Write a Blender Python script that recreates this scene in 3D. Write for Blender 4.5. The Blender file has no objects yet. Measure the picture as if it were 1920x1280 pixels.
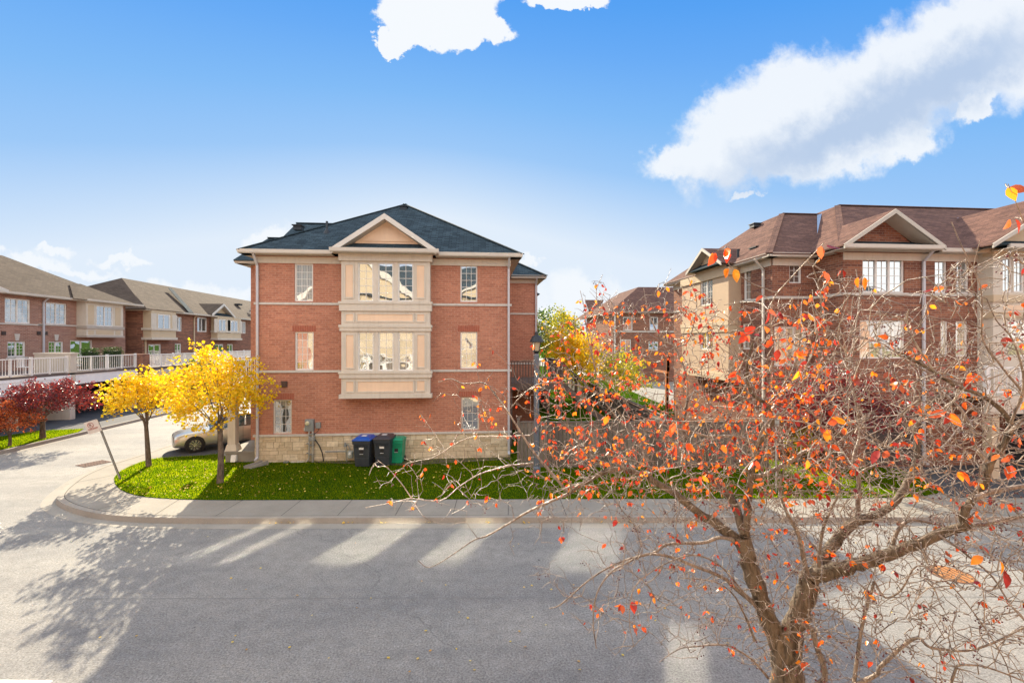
import bpy, bmesh, math, random
import numpy as np
from mathutils import Vector, Matrix

# ------------------------------------------------------------------ camera, sky, sun, exposure
sc = bpy.context.scene
C = sc.collection
rad = math.radians
FPX = 853.0                       # focal length in pixels of the 1920 wide photograph
YAW = math.atan(72 / FPX)
ca, sa = math.cos(YAW), math.sin(YAW)
EYE = Vector((0, 0, 5.0))
cd = bpy.data.cameras.new("camera")
cam = bpy.data.objects.new("camera", cd)
C.objects.link(cam)
cam.location = EYE
cam.rotation_euler = (rad(90), 0, -YAW)
cd.sensor_width = 36
cd.lens = FPX / 1920 * 36
cd.clip_start = 0.05
cd.clip_end = 3000
sc.camera = cam
sc.view_settings.view_transform = 'Standard'
sc.view_settings.look = 'None'
sc.view_settings.gamma = 1
sc.view_settings.exposure = 1.65
sc.render.engine = 'CYCLES'
sc.cycles.use_denoising = True
sc.cycles.max_bounces = 6
sc.cycles.diffuse_bounces = 3
sc.cycles.transparent_max_bounces = 8
sc.cycles.caustics_reflective = True
sc.cycles.blur_glossy = 0.0
sc.cycles.use_guiding = True
sc.cycles.use_surface_guiding = True
sc.cycles.use_volume_guiding = False
sc.cycles.guiding_training_samples = 64
sc.cycles.caustics_refractive = False
sc.cycles.sample_clamp_indirect = 0

SUN_EL, SUN_AZ = rad(28), rad(-17)     # azimuth measured from +Y towards +X
sdir = Vector((math.sin(SUN_AZ) * math.cos(SUN_EL), math.cos(SUN_AZ) * math.cos(SUN_EL), math.sin(SUN_EL)))
sl = bpy.data.lights.new("sun", 'SUN')
sl.energy = 3.6
sl.angle = rad(0.55)
sl.color = (1.0, 0.86, 0.64)
so = bpy.data.objects.new("sun", sl)
C.objects.link(so)
so.location = (-8, 30, 30)
so.rotation_euler = sdir.to_track_quat('Z', 'Y').to_euler()

w = bpy.data.worlds.new("World")
sc.world = w
w.use_nodes = True
wn, wl = w.node_tree.nodes, w.node_tree.links
wn.clear()


def N(tree_nodes, t, **kw):
    n = tree_nodes.new(t)
    for k, v in kw.items():
        setattr(n, k, v)
    return n


wout = N(wn, 'ShaderNodeOutputWorld')
wbg = N(wn, 'ShaderNodeBackground')
wl.new(wbg.outputs[0], wout.inputs[0])
sky = N(wn, 'ShaderNodeTexSky', sky_type='NISHITA')
sky.sun_disc = False
sky.sun_elevation = SUN_EL
sky.sun_rotation = SUN_AZ
sky.altitude = 100
sky.air_density = 1.0
sky.dust_density = 0.6
sky.ozone_density = 2.5
wbg.inputs['Strength'].default_value = 0.15
tc = N(wn, 'ShaderNodeTexCoord')
sep = N(wn, 'ShaderNodeSeparateXYZ')
wl.new(tc.outputs['Generated'], sep.inputs[0])


def M(op, a, b=None, c=None, clamp=False, nodes=wn, links=wl):
    n = nodes.new('ShaderNodeMath')
    n.operation = op
    n.use_clamp = clamp
    for i, x in enumerate((a, b, c)):
        if x is None:
            continue
        if isinstance(x, (int, float)):
            n.inputs[i].default_value = x
        else:
            links.new(x, n.inputs[i])
    return n.outputs[0]


ymax = M('MAXIMUM', sep.outputs[1], 0.05)
gx = M('DIVIDE', sep.outputs[0], ymax)
gz = M('DIVIDE', sep.outputs[2], ymax)
comb = N(wn, 'ShaderNodeCombineXYZ')
wl.new(gx, comb.inputs[0]); wl.new(gz, comb.inputs[1])
# break the straight outlines: the lookup point is pushed about by noise
n1 = N(wn, 'ShaderNodeTexNoise'); n1.inputs['Scale'].default_value = 16; n1.inputs['Detail'].default_value = 9; n1.inputs['Roughness'].default_value = 0.6
wl.new(comb.outputs[0], n1.inputs['Vector'])
vs = N(wn, 'ShaderNodeVectorMath', operation='SUBTRACT'); wl.new(n1.outputs['Color'], vs.inputs[0]); vs.inputs[1].default_value = (.5, .5, .5)
vm = N(wn, 'ShaderNodeVectorMath', operation='SCALE'); wl.new(vs.outputs[0], vm.inputs[0]); vm.inputs['Scale'].default_value = 0.13
va = N(wn, 'ShaderNodeVectorMath', operation='ADD'); wl.new(comb.outputs[0], va.inputs[0]); wl.new(vm.outputs[0], va.inputs[1])


def ray(px, py):
    xc, up = (px - 960) / FPX, (640 - py) / FPX
    return Vector((xc * ca + sa, ca - xc * sa, up))


def blob(px, py, rx, ry, rot=0):
    """one lobe of a cloud, as a direction in the sky (x/y, z/y) and its size there"""
    d = ray(px, py)
    dx = ray(px + rx, py)
    cx, cz = d.x / d.y, d.z / d.y
    sx = abs(dx.x / dx.y - cx)
    sy = ry / FPX / d.y
    mp = N(wn, 'ShaderNodeMapping', vector_type='TEXTURE')
    wl.new(va.outputs[0], mp.inputs[0])
    mp.inputs[1].default_value = (cx, cz, 0)
    mp.inputs[2].default_value = (0, 0, rad(rot))
    mp.inputs[3].default_value = (sx, sy, 1)
    ln = N(wn, 'ShaderNodeVectorMath', operation='LENGTH')
    wl.new(mp.outputs[0], ln.inputs[0])
    return M('SUBTRACT', 1.0, ln.outputs['Value'])


def union(lobes):
    o = lobes[0]
    for b in lobes[1:]:
        o = M('SMOOTH_MAX', o, b, 0.25)
    return o


big = union([blob(1310, 300, 120, 48, 10), blob(1390, 250, 165, 115, 32), blob(1490, 210, 180, 130, 25), blob(1600, 230, 200, 115, 22),
             blob(1700, 150, 210, 125, 27), blob(1820, 90, 230, 125, 22), blob(1960, 60, 220, 150, 20), blob(1520, 300, 160, 46, 4), blob(1690, 265, 90, 50, 10), blob(1830, 200, 60, 30, 30)])
crisp = union([blob(800, 40, 95, 62, 0), blob(880, 42, 90, 50, -10), blob(830, -10, 120, 60, 0), blob(738, 82, 42, 26, 0), blob(1062, 4, 85, 24, 8)])
low = union([blob(40, 490, 130, 22, -8), blob(130, 508, 120, 16, -8), blob(95, 468, 52, 14), blob(226, 490, 55, 15), blob(500, 445, 70, 26, 12),
             blob(1100, 560, 130, 60, 0), blob(1020, 610, 120, 60), blob(1190, 590, 130, 60), blob(990, 490, 26, 12), blob(1400, 366, 30, 10, 15),
             blob(-120, 480, 150, 40), blob(330, 560, 240, 30), blob(2400, 500, 300, 90), blob(-500, 300, 300, 60, 20)])
n2 = N(wn, 'ShaderNodeTexNoise'); n2.inputs['Scale'].default_value = 5; n2.inputs['Detail'].default_value = 7; n2.inputs['Roughness'].default_value = 0.55
wl.new(va.outputs[0], n2.inputs['Vector'])
nf = M('MULTIPLY', M('SUBTRACT', n2.outputs[0], 0.5), 0.5)


def edge(f, a, b):
    mr = N(wn, 'ShaderNodeMapRange', interpolation_type='SMOOTHSTEP')
    wl.new(f, mr.inputs[0]); mr.inputs[1].default_value = a; mr.inputs[2].default_value = b
    return mr.outputs[0]


mb = edge(M('ADD', big, nf), 0.0, 0.38)
mc = edge(M('ADD', crisp, M('MULTIPLY', nf, .5)), 0.0, 0.16)
ml = M('MULTIPLY', edge(M('ADD', low, nf), 0.0, 0.55), 0.9)
mask = M('MAXIMUM', M('MAXIMUM', M('MULTIPLY', mb, .93), mc), ml)
mask = M('MULTIPLY', mask, edge(sep.outputs[1], 0.05, 0.2))
# thin grey underside inside the large cloud
core = union([blob(1600, 240, 230, 42, 24), blob(1760, 160, 200, 50, 26)])
shade = M('MULTIPLY', edge(M('ADD', core, nf), -0.9, 0.7), 0.75)
ccol = N(wn, 'ShaderNodeMix', data_type='RGBA')
ccol.inputs[6].default_value = (1.95, 2.03, 2.12, 1)
ccol.inputs[7].default_value = (.80, 1.10, 1.60, 1)
wl.new(shade, ccol.inputs[0])
# clear sky: the physical sky evened out with a blue that pales towards the horizon
def ramp(stops):
    r_ = N(wn, 'ShaderNodeValToRGB')
    e = r_.color_ramp.elements
    while len(e) < len(stops): e.new(.5)
    for i, (p_, c_) in enumerate(stops): e[i].position = p_; e[i].color = (*[k / 4 for k in c_], 1)
    return r_


elev = M('ARCSINE', sep.outputs[2])
# paler towards the horizon and towards the sunny quarter of the sky
gdir = ray(800, 480).normalized()
dt = N(wn, 'ShaderNodeVectorMath', operation='DOT_PRODUCT'); wl.new(tc.outputs['Generated'], dt.inputs[0]); dt.inputs[1].default_value = tuple(gdir)
angd = M('MULTIPLY', M('ARCCOSINE', dt.outputs['Value']), 180 / math.pi)
eld = M('MULTIPLY', elev, 180 / math.pi)
pale = M('SUBTRACT', M('SUBTRACT', 1.50, M('MULTIPLY', angd, .008)), M('MULTIPLY', eld, .0305), clamp=True)
r1 = ramp([(0, (0.102, 0.648, 1.886)), (0.15, (0.170, 0.747, 1.922)), (0.3, (0.271, 0.854, 1.958)), (0.5, (0.443, 1.043, 1.976)), (0.7, (0.696, 1.227, 1.994)), (0.9, (1.297, 1.616, 2.031)), (1, (1.616, 1.816, 2.068))])
wl.new(pale, r1.inputs[0])
bs = N(wn, 'ShaderNodeVectorMath', operation='SCALE'); wl.new(r1.outputs[0], bs.inputs[0]); bs.inputs['Scale'].default_value = 4
skc = N(wn, 'ShaderNodeVectorMath', operation='MINIMUM'); wl.new(sky.outputs[0], skc.inputs[0]); skc.inputs[1].default_value = (1.5, 1.8, 2.0)
tint = N(wn, 'ShaderNodeMix', data_type='RGBA')
tint.inputs[0].default_value = .97
wl.new(skc.outputs[0], tint.inputs[6]); wl.new(bs.outputs[0], tint.inputs[7])
smix = N(wn, 'ShaderNodeMix', data_type='RGBA')
wl.new(mask, smix.inputs[0]); wl.new(tint.outputs[2], smix.inputs[6]); wl.new(ccol.outputs[2], smix.inputs[7])
# broken bright cloud, unseen, added over and behind the camera to fill the shade
n3 = N(wn, 'ShaderNodeTexNoise'); n3.inputs['Scale'].default_value = 2.2; n3.inputs['Detail'].default_value = 7; wl.new(tc.outputs['Generated'], n3.inputs['Vector'])
cover = M('MULTIPLY', edge(n3.outputs[0], .38, .55), edge(M('SUBTRACT', M('MULTIPLY', sep.outputs[2], .55), sep.outputs[1]), -.22, .1))
bmix = N(wn, 'ShaderNodeMix', data_type='RGBA'); wl.new(cover, bmix.inputs[0]); wl.new(smix.outputs[2], bmix.inputs[6]); bmix.inputs[7].default_value = (4.4, 4.35, 4.2, 1)
wl.new(bmix.outputs[2], wbg.inputs[0])


# ------------------------------------------------------------------ pixel -> place helpers
def G(px, py, z=0.0):
    d = ray(px, py); return EYE + d * ((z - 5) / d.z)


def PY(px, py, Y):
    d = ray(px, py); return EYE + d * (Y / d.y)


def PX(px, py, X):
    d = ray(px, py); return EYE + d * (X / d.x)


def PD(px, py, D):
    return EYE + ray(px, py) * D


rnd = random.Random(11)


# ------------------------------------------------------------------ object helpers
def tag(o, label=None, cat=None, group=None, kind=None):
    if label: o['label'] = label
    if cat: o['category'] = cat
    if group: o['group'] = group
    if kind: o['kind'] = kind
    return o


def thing(name, label, cat, loc=(0, 0, 0), group=None, rz=0.0):
    o = bpy.data.objects.new(name, None)
    C.objects.link(o)
    o.empty_display_size = 0.2
    o.location = loc
    o.rotation_euler = (0, 0, rz)
    return tag(o, label, cat, group)


def worldloc(o):
    v = Vector((0, 0, 0))
    while o is not None:
        v = v + Vector(o.location)
        o = o.parent
    return v


class MB:
    def __init__(s):
        s.v = []; s.f = []

    def poly(s, *pts):
        b = len(s.v)
        s.v += [tuple(p) for p in pts]
        s.f.append(tuple(range(b, b + len(pts))))
        return s

    def hexa(s, p):          # 8 corners: 4 bottom, 4 top
        b = len(s.v)
        s.v += [tuple(q) for q in p]
        for f in ((3, 2, 1, 0), (4, 5, 6, 7), (0, 1, 5, 4), (1, 2, 6, 5), (2, 3, 7, 6), (3, 0, 4, 7)):
            s.f.append(tuple(b + i for i in f))
        return s

    def box(s, x0, y0, z0, x1, y1, z1):
        return s.hexa([(x0, y0, z0), (x1, y0, z0), (x1, y1, z0), (x0, y1, z0), (x0, y0, z1), (x1, y0, z1), (x1, y1, z1), (x0, y1, z1)])

    def fbox(s, fr, a0, a1, d0, d1, z0, z1):
        return s.hexa([fr(a0, d1, z0), fr(a1, d1, z0), fr(a1, d0, z0), fr(a0, d0, z0), fr(a0, d1, z1), fr(a1, d1, z1), fr(a1, d0, z1), fr(a0, d0, z1)])

    def bar(s, p, q, wd, hd=None, up=(0, 0, 1)):   # rectangular bar from p to q
        p, q = Vector(p), Vector(q)
        hd = hd or wd
        t = (q - p).normalized()
        u = t.cross(Vector(up))
        if u.length < 1e-4: u = t.cross(Vector((1, 0, 0)))
        u.normalize(); n = u.cross(t)
        u *= wd / 2; n *= hd / 2
        return s.hexa([p - u - n, p + u - n, q + u - n, q - u - n, p - u + n, p + u + n, q + u + n, q - u + n])

    def tube(s, pts, radii, n=8, cap=True):
        pts = [Vector(p) for p in pts]
        if isinstance(radii, (int, float)): radii = [radii] * len(pts)
        b = len(s.v)
        ref = None
        for i, p in enumerate(pts):
            t = (pts[min(i + 1, len(pts) - 1)] - pts[max(i - 1, 0)]).normalized()
            if ref is None:
                ref = t.orthogonal().normalized()
            u = (ref - t * ref.dot(t))
            if u.length < 1e-5: u = t.orthogonal()
            u.normalize(); ref = u
            w_ = t.cross(u)
            for k in range(n):
                a = 2 * math.pi * k / n
                s.v.append(tuple(p + (u * math.cos(a) + w_ * math.sin(a)) * radii[i]))
        for i in range(len(pts) - 1):
            for k in range(n):
                k2 = (k + 1) % n
                s.f.append((b + i * n + k, b + i * n + k2, b + (i + 1) * n + k2, b + (i + 1) * n + k))
        if cap:
            s.f.append(tuple(b + k for k in reversed(range(n))))
            s.f.append(tuple(b + (len(pts) - 1) * n + k for k in range(n)))
        return s

    def lathe(s, c, prof, n=16):     # profile [(r, z)]
        b = len(s.v)
        for r, z in prof:
            for k in range(n):
                a = 2 * math.pi * k / n
                s.v.append((c[0] + r * math.cos(a), c[1] + r * math.sin(a), c[2] + z))
        for i in range(len(prof) - 1):
            for k in range(n):
                k2 = (k + 1) % n
                s.f.append((b + i * n + k, b + i * n + k2, b + (i + 1) * n + k2, b + (i + 1) * n + k))
        s.f.append(tuple(b + k for k in reversed(range(n))))
        s.f.append(tuple(b + (len(prof) - 1) * n + k for k in range(n)))
        return s

    def wall(s, fr, a0, a1, z0, z1, holes=(), rec=0.11):
        hs = [h for h in holes if h[1] > a0 and h[0] < a1]
        A = sorted({a0, a1, *[min(max(h[i], a0), a1) for h in hs for i in (0, 1)]})
        Z = sorted({z0, z1, *[min(max(h[i], z0), z1) for h in hs for i in (2, 3)]})
        for i in range(len(A) - 1):
            for j in range(len(Z) - 1):
                am, zm = (A[i] + A[i + 1]) / 2, (Z[j] + Z[j + 1]) / 2
                if any(h[0] < am < h[1] and h[2] < zm < h[3] for h in hs): continue
                s.poly(fr(A[i], 0, Z[j]), fr(A[i + 1], 0, Z[j]), fr(A[i + 1], 0, Z[j + 1]), fr(A[i], 0, Z[j + 1]))
        for h in hs:
            x0, x1, y0, y1 = h[:4]
            s.poly(fr(x0, 0, y0), fr(x0, 0, y1), fr(x0, -rec, y1), fr(x0, -rec, y0))
            s.poly(fr(x1, 0, y1), fr(x1, 0, y0), fr(x1, -rec, y0), fr(x1, -rec, y1))
            s.poly(fr(x0, 0, y1), fr(x1, 0, y1), fr(x1, -rec, y1), fr(x0, -rec, y1))
            s.poly(fr(x1, 0, y0), fr(x0, 0, y0), fr(x0, -rec, y0), fr(x1, -rec, y0))
        return s

    def build(s, name, mat, parent=None, smooth=False, local=False, recalc=True, bevel=0):
        me = bpy.data.meshes.new(name)
        off = worldloc(parent) if (parent is not None and not local) else Vector((0, 0, 0))
        me.from_pydata([(x - off.x, y - off.y, z - off.z) for x, y, z in s.v], [], s.f)
        if recalc:
            bm = bmesh.new(); bm.from_mesh(me)
            bmesh.ops.recalc_face_normals(bm, faces=bm.faces)
            bm.to_mesh(me); bm.free()
        uv = me.uv_layers.new(name="uv").data
        for p in me.polygons:
            n = p.normal
            if abs(n.z) > 0.985 or (n.x == 0 and n.y == 0):
                for li in p.loop_indices:
                    c = me.vertices[me.loops[li].vertex_index].co + off
                    uv[li].uv = (c.x, c.y)
            else:
                u = Vector((0, 0, 1)).cross(n).normalized(); v = n.cross(u)
                if abs(u.x) > abs(u.y):
                    if u.x < 0: u = -u
                elif u.y < 0: u = -u
                for li in p.loop_indices:
                    c = me.vertices[me.loops[li].vertex_index].co + off
                    uv[li].uv = (c.dot(u), c.dot(v))
        if smooth:
            me.polygons.foreach_set('use_smooth', [True] * len(me.polygons))
        me.materials.append(mat)
        o = bpy.data.objects.new(name, me)
        C.objects.link(o)
        if parent is not None: o.parent = parent
        if bevel:
            md = o.modifiers.new('bevel', 'BEVEL'); md.width = bevel; md.segments = 2; md.limit_method = 'ANGLE'
        return o


def buildsplit(mbx, name, mat, parent, gap=.03, **kw):
    """one object per separate piece (pieces closer than gap stay together)"""
    n = len(mbx.v); par = list(range(n))

    def find(i):
        while par[i] != i: par[i] = par[par[i]]; i = par[i]
        return i
    for f in mbx.f:
        for k in f[1:]: par[find(k)] = find(f[0])
    isl = {}
    for i in range(n): isl.setdefault(find(i), []).append(i)
    keys = list(isl)
    bb = []
    for k in keys:
        P = [mbx.v[i] for i in isl[k]]
        bb.append(([min(p[a] for p in P) for a in range(3)], [max(p[a] for p in P) for a in range(3)]))
    g = list(range(len(keys)))

    def gf(i):
        while g[i] != i: g[i] = g[g[i]]; i = g[i]
        return i
    for i in range(len(keys)):
        for j in range(i):
            if all(bb[i][0][a] <= bb[j][1][a] + gap and bb[j][0][a] <= bb[i][1][a] + gap for a in range(3)): g[gf(i)] = gf(j)
    groups = {}
    for i, k in enumerate(keys): groups.setdefault(gf(i), set()).update(isl[k])
    out = []
    for vs_ in groups.values():
        idx = sorted(vs_); mp = {v: q for q, v in enumerate(idx)}
        m_ = MB(); m_.v = [mbx.v[i] for i in idx]; m_.f = [tuple(mp[k] for k in f) for f in mbx.f if f[0] in mp]
        out.append(m_.build(name, mat, parent, **kw))
    return out


def npmesh(name, verts, faces, mat, parent=None, smooth=False):
    """big meshes from arrays: verts (n,3), faces (m,k)"""
    off = np.array(worldloc(parent)) if parent is not None else np.zeros(3)
    verts = np.asarray(verts, dtype=np.float32) - off.astype(np.float32)
    faces = np.asarray(faces, dtype=np.int32)
    k = faces.shape[1]
    me = bpy.data.meshes.new(name)
    me.vertices.add(len(verts)); me.vertices.foreach_set('co', verts.ravel())
    me.loops.add(faces.size); me.loops.foreach_set('vertex_index', faces.ravel())
    me.polygons.add(len(faces))
    me.polygons.foreach_set('loop_start', np.arange(0, faces.size, k, dtype=np.int32))
    me.polygons.foreach_set('loop_total', np.full(len(faces), k, dtype=np.int32))
    if smooth: me.polygons.foreach_set('use_smooth', [True] * len(faces))
    me.update(calc_edges=True)
    me.materials.append(mat)
    o = bpy.data.objects.new(name, me)
    C.objects.link(o)
    if parent is not None: o.parent = parent
    return o


def front(Y):      # faces the camera (-Y)
    return lambda a, d, z: (a, Y - d, z)


def east(X):       # faces +X
    return lambda a, d, z: (X + d, a, z)


def west(X):       # faces -X
    return lambda a, d, z: (X - d, a, z)


def north(Y):      # faces +Y
    return lambda a, d, z: (a, Y + d, z)


# ------------------------------------------------------------------ materials
def newmat(name):
    m = bpy.data.materials.new(name); m.use_nodes = True
    t = m.node_tree
    return m, t.nodes, t.links, t.nodes['Principled BSDF']


def mixc(nt, ln, fac, a, b, bt='MIX'):
    n = nt.new('ShaderNodeMix'); n.data_type = 'RGBA'; n.blend_type = bt
    for i, x in ((0, fac), (6, a), (7, b)):
        if isinstance(x, (int, float)): n.inputs[i].default_value = x
        elif isinstance(x, tuple): n.inputs[i].default_value = (*x, 1) if len(x) == 3 else x
        else: ln.new(x, n.inputs[i])
    return n.outputs[2]


def noise(nt, ln, vec, scale, detail=3, rough=.5, dist=0):
    n = nt.new('ShaderNodeTexNoise')
    n.inputs['Scale'].default_value = scale; n.inputs['Detail'].default_value = detail
    n.inputs['Roughness'].default_value = rough; n.inputs['Distortion'].default_value = dist
    if vec is not None: ln.new(vec, n.inputs['Vector'])
    return n.outputs[0]


def mrange(nt, ln, x, a, b, c=0, d=1):
    n = nt.new('ShaderNodeMapRange'); ln.new(x, n.inputs[0])
    for i, v in enumerate((a, b, c, d)): n.inputs[i + 1].default_value = v
    return n.outputs[0]


def uvcoord(nt, ln, scale=(1, 1, 1)):
    u = nt.new('ShaderNodeUVMap'); u.uv_map = 'uv'
    if scale == (1, 1, 1): return u.outputs[0]
    m = nt.new('ShaderNodeMapping'); m.inputs[3].default_value = scale
    ln.new(u.outputs[0], m.inputs[0]); return m.outputs[0]


def bump(nt, ln, h, p, strength=.4, dist=.01):
    b = nt.new('ShaderNodeBump'); b.inputs['Strength'].default_value = strength; b.inputs['Distance'].default_value = dist
    ln.new(h, b.inputs['Height']); ln.new(b.outputs[0], p.inputs['Normal'])


def plain(name, col, rough=.6, var=.12, nscale=3, metal=0, spec=.4, bmp=0, bscale=60):
    m, nt, ln, p = newmat(name)
    tc = nt.new('ShaderNodeTexCoord')
    f = noise(nt, ln, tc.outputs['Object'], nscale, 5, .6)
    dark = tuple(c * (1 - var) for c in col); lite = tuple(min(1, c * (1 + var)) for c in col)
    ln.new(mixc(nt, ln, mrange(nt, ln, f, .3, .7), dark, lite), p.inputs['Base Color'])
    p.inputs['Roughness'].default_value = rough; p.inputs['Metallic'].default_value = metal
    p.inputs['Specular IOR Level'].default_value = spec
    if bmp: bump(nt, ln, noise(nt, ln, tc.outputs['Object'], bscale, 4), p, bmp, .01)
    return m


def dirty(name, col, dirt=.28):
    m, nt, ln, p = newmat(name)
    uv = uvcoord(nt, ln)
    mp = nt.new('ShaderNodeMapping'); ln.new(uv, mp.inputs[0]); mp.inputs[3].default_value = (5, .7, 1)
    st_ = noise(nt, ln, mp.outputs[0], 1.6, 6, .7)
    c = mixc(nt, ln, mrange(nt, ln, noise(nt, ln, uv, 1.1, 5, .6), .3, .7), tuple(x * .93 for x in col), tuple(x * 1.05 for x in col))
    c = mixc(nt, ln, 1, c, mixc(nt, ln, mrange(nt, ln, st_, .50, .72), (1, 1, 1), (1 - dirt, 1 - dirt * 1.05, 1 - dirt * 1.15)), 'MULTIPLY')
    ln.new(c, p.inputs['Base Color']); p.inputs['Roughness'].default_value = .9; p.inputs['Specular IOR Level'].default_value = .25
    bump(nt, ln, noise(nt, ln, uv, 150, 3, .6), p, .2, .005)
    return m


def brick(name, c1, c2, mortar, bw=.26, rh=.0895, ms=.011, streak=0.0, third=None, var=.14):
    m, nt, ln, p = newmat(name)
    uv = uvcoord(nt, ln)
    b = nt.new('ShaderNodeTexBrick'); ln.new(uv, b.inputs['Vector'])
    b.inputs['Scale'].default_value = 1
    b.inputs['Color1'].default_value = (*c1, 1); b.inputs['Color2'].default_value = (*c2, 1); b.inputs['Mortar'].default_value = (*mortar, 1)
    b.inputs['Mortar Size'].default_value = ms; b.inputs['Mortar Smooth'].default_value = .3
    b.inputs['Bias'].default_value = 0
    b.inputs['Brick Width'].default_value = bw; b.inputs['Row Height'].default_value = rh
    col = b.outputs['Color']
    vv = noise(nt, ln, uv, 11, 3, .6)
    col = mixc(nt, ln, 1, col, mixc(nt, ln, mrange(nt, ln, vv, .3, .7), (.86,) * 3, (1.12,) * 3), 'MULTIPLY')
    # weathering, large and small
    f = noise(nt, ln, uv, .55, 5, .65)
    col = mixc(nt, ln, 1, col, mixc(nt, ln, mrange(nt, ln, f, .3, .7), (1 - var,) * 3, (1 + var * .7,) * 3), 'MULTIPLY')
    if third:
        # runs of odd-coloured bricks, following the courses
        mp = nt.new('ShaderNodeMapping'); ln.new(uv, mp.inputs[0]); mp.inputs[3].default_value = (1 / (bw * 3.2), 1 / (rh * 1.0), 1)
        wv = nt.new('ShaderNodeTexVoronoi'); wv.feature = 'F1'; wv.inputs['Randomness'].default_value = .6
        fl = nt.new('ShaderNodeVectorMath'); fl.operation = 'FLOOR'; ln.new(mp.outputs[0], fl.inputs[0])
        wn_ = nt.new('ShaderNodeTexWhiteNoise'); ln.new(fl.outputs[0], wn_.inputs[0])
        gt = mrange(nt, ln, wn_.outputs['Value'], .68, .72, 0, streak)
        notm = nt.new('ShaderNodeMath'); notm.operation = 'SUBTRACT'; notm.inputs[0].default_value = 1; ln.new(b.outputs['Fac'], notm.inputs[1])
        mul = nt.new('ShaderNodeMath'); mul.operation = 'MULTIPLY'; ln.new(gt, mul.inputs[0]); ln.new(notm.outputs[0], mul.inputs[1])
        col = mixc(nt, ln, mul.outputs[0], col, third)
    ln.new(col, p.inputs['Base Color'])
    p.inputs['Roughness'].default_value = .88; p.inputs['Specular IOR Level'].default_value = .2
    inv = nt.new('ShaderNodeMath'); inv.operation = 'SUBTRACT'; inv.inputs[0].default_value = 1; ln.new(b.outputs['Fac'], inv.inputs[1])
    bump(nt, ln, inv.outputs[0], p, .6, .006)
    return m


def shingle(name, c1, c2, dark):
    m, nt, ln, p = newmat(name)
    uv = uvcoord(nt, ln)
    b = nt.new('ShaderNodeTexBrick'); ln.new(uv, b.inputs['Vector'])
    b.inputs['Scale'].default_value = 1; b.offset = .37
    b.inputs['Color1'].default_value = (*c1, 1); b.inputs['Color2'].default_value = (*c2, 1); b.inputs['Mortar'].default_value = (*dark, 1)
    b.inputs['Mortar Size'].default_value = .010; b.inputs['Mortar Smooth'].default_value = .6
    b.inputs['Brick Width'].default_value = .31; b.inputs['Row Height'].default_value = .142
    f = noise(nt, ln, uv, .9, 5, .6)
    g = noise(nt, ln, uv, 90, 3, .7)
    col = mixc(nt, ln, 1, b.outputs['Color'], mixc(nt, ln, mrange(nt, ln, f, .3, .7), (.8,) * 3, (1.15,) * 3), 'MULTIPLY')
    col = mixc(nt, ln, 1, col, mixc(nt, ln, mrange(nt, ln, g, .3, .7), (.75,) * 3, (1.25,) * 3), 'MULTIPLY')
    ln.new(col, p.inputs['Base Color'])
    p.inputs['Roughness'].default_value = .95; p.inputs['Specular IOR Level'].default_value = .08
    # each course steps down at its lower edge
    sp = nt.new('ShaderNodeSeparateXYZ'); ln.new(uv, sp.inputs[0])
    fr = nt.new('ShaderNodeMath'); fr.operation = 'MODULO'; ln.new(sp.outputs[1], fr.inputs[0]); fr.inputs[1].default_value = .142
    bump(nt, ln, fr.outputs[0], p, .5, -.08)
    return m


def glassmat(name, base, refl=.42, stripes=0, second=None, wavy=.35, tintc=(.93, .97, 1)):
    """a double-glazed pane with blinds, a curtain or a dark room right behind it"""
    m, nt, ln, p = newmat(name)
    uv = uvcoord(nt, ln)
    col = base
    if stripes:
        wv = nt.new('ShaderNodeTexWave'); wv.inputs['Scale'].default_value = stripes; wv.inputs['Distortion'].default_value = 1.2
        wv.inputs['Detail'].default_value = 2; wv.bands_direction = 'X'
        ln.new(uv, wv.inputs['Vector'])
        col = mixc(nt, ln, wv.outputs[0], tuple(c * .72 for c in base), base)
    if second:
        f = noise(nt, ln, uv, 1.1, 2, .5)
        col = mixc(nt, ln, mrange(nt, ln, f, .44, .52), col, second)
    if isinstance(col, tuple): p.inputs['Base Color'].default_value = (*col, 1)
    else: ln.new(col, p.inputs['Base Color'])
    p.inputs['Roughness'].default_value = .6
    gl = nt.new('ShaderNodeBsdfGlossy'); gl.inputs['Roughness'].default_value = .015 if wavy else .055; gl.inputs['Color'].default_value = (*tintc, 1)
    b = nt.new('ShaderNodeBump'); b.inputs['Strength'].default_value = wavy; b.inputs['Distance'].default_value = .02
    ln.new(noise(nt, ln, uv, 1.3, 1, .4), b.inputs['Height']); ln.new(b.outputs[0], gl.inputs['Normal'])
    mx = nt.new('ShaderNodeMixShader'); mx.inputs[0].default_value = refl
    ln.new(p.outputs[0], mx.inputs[1]); ln.new(gl.outputs[0], mx.inputs[2])
    ln.new(mx.outputs[0], nt['Material Output'].inputs[0])
    return m


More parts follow.
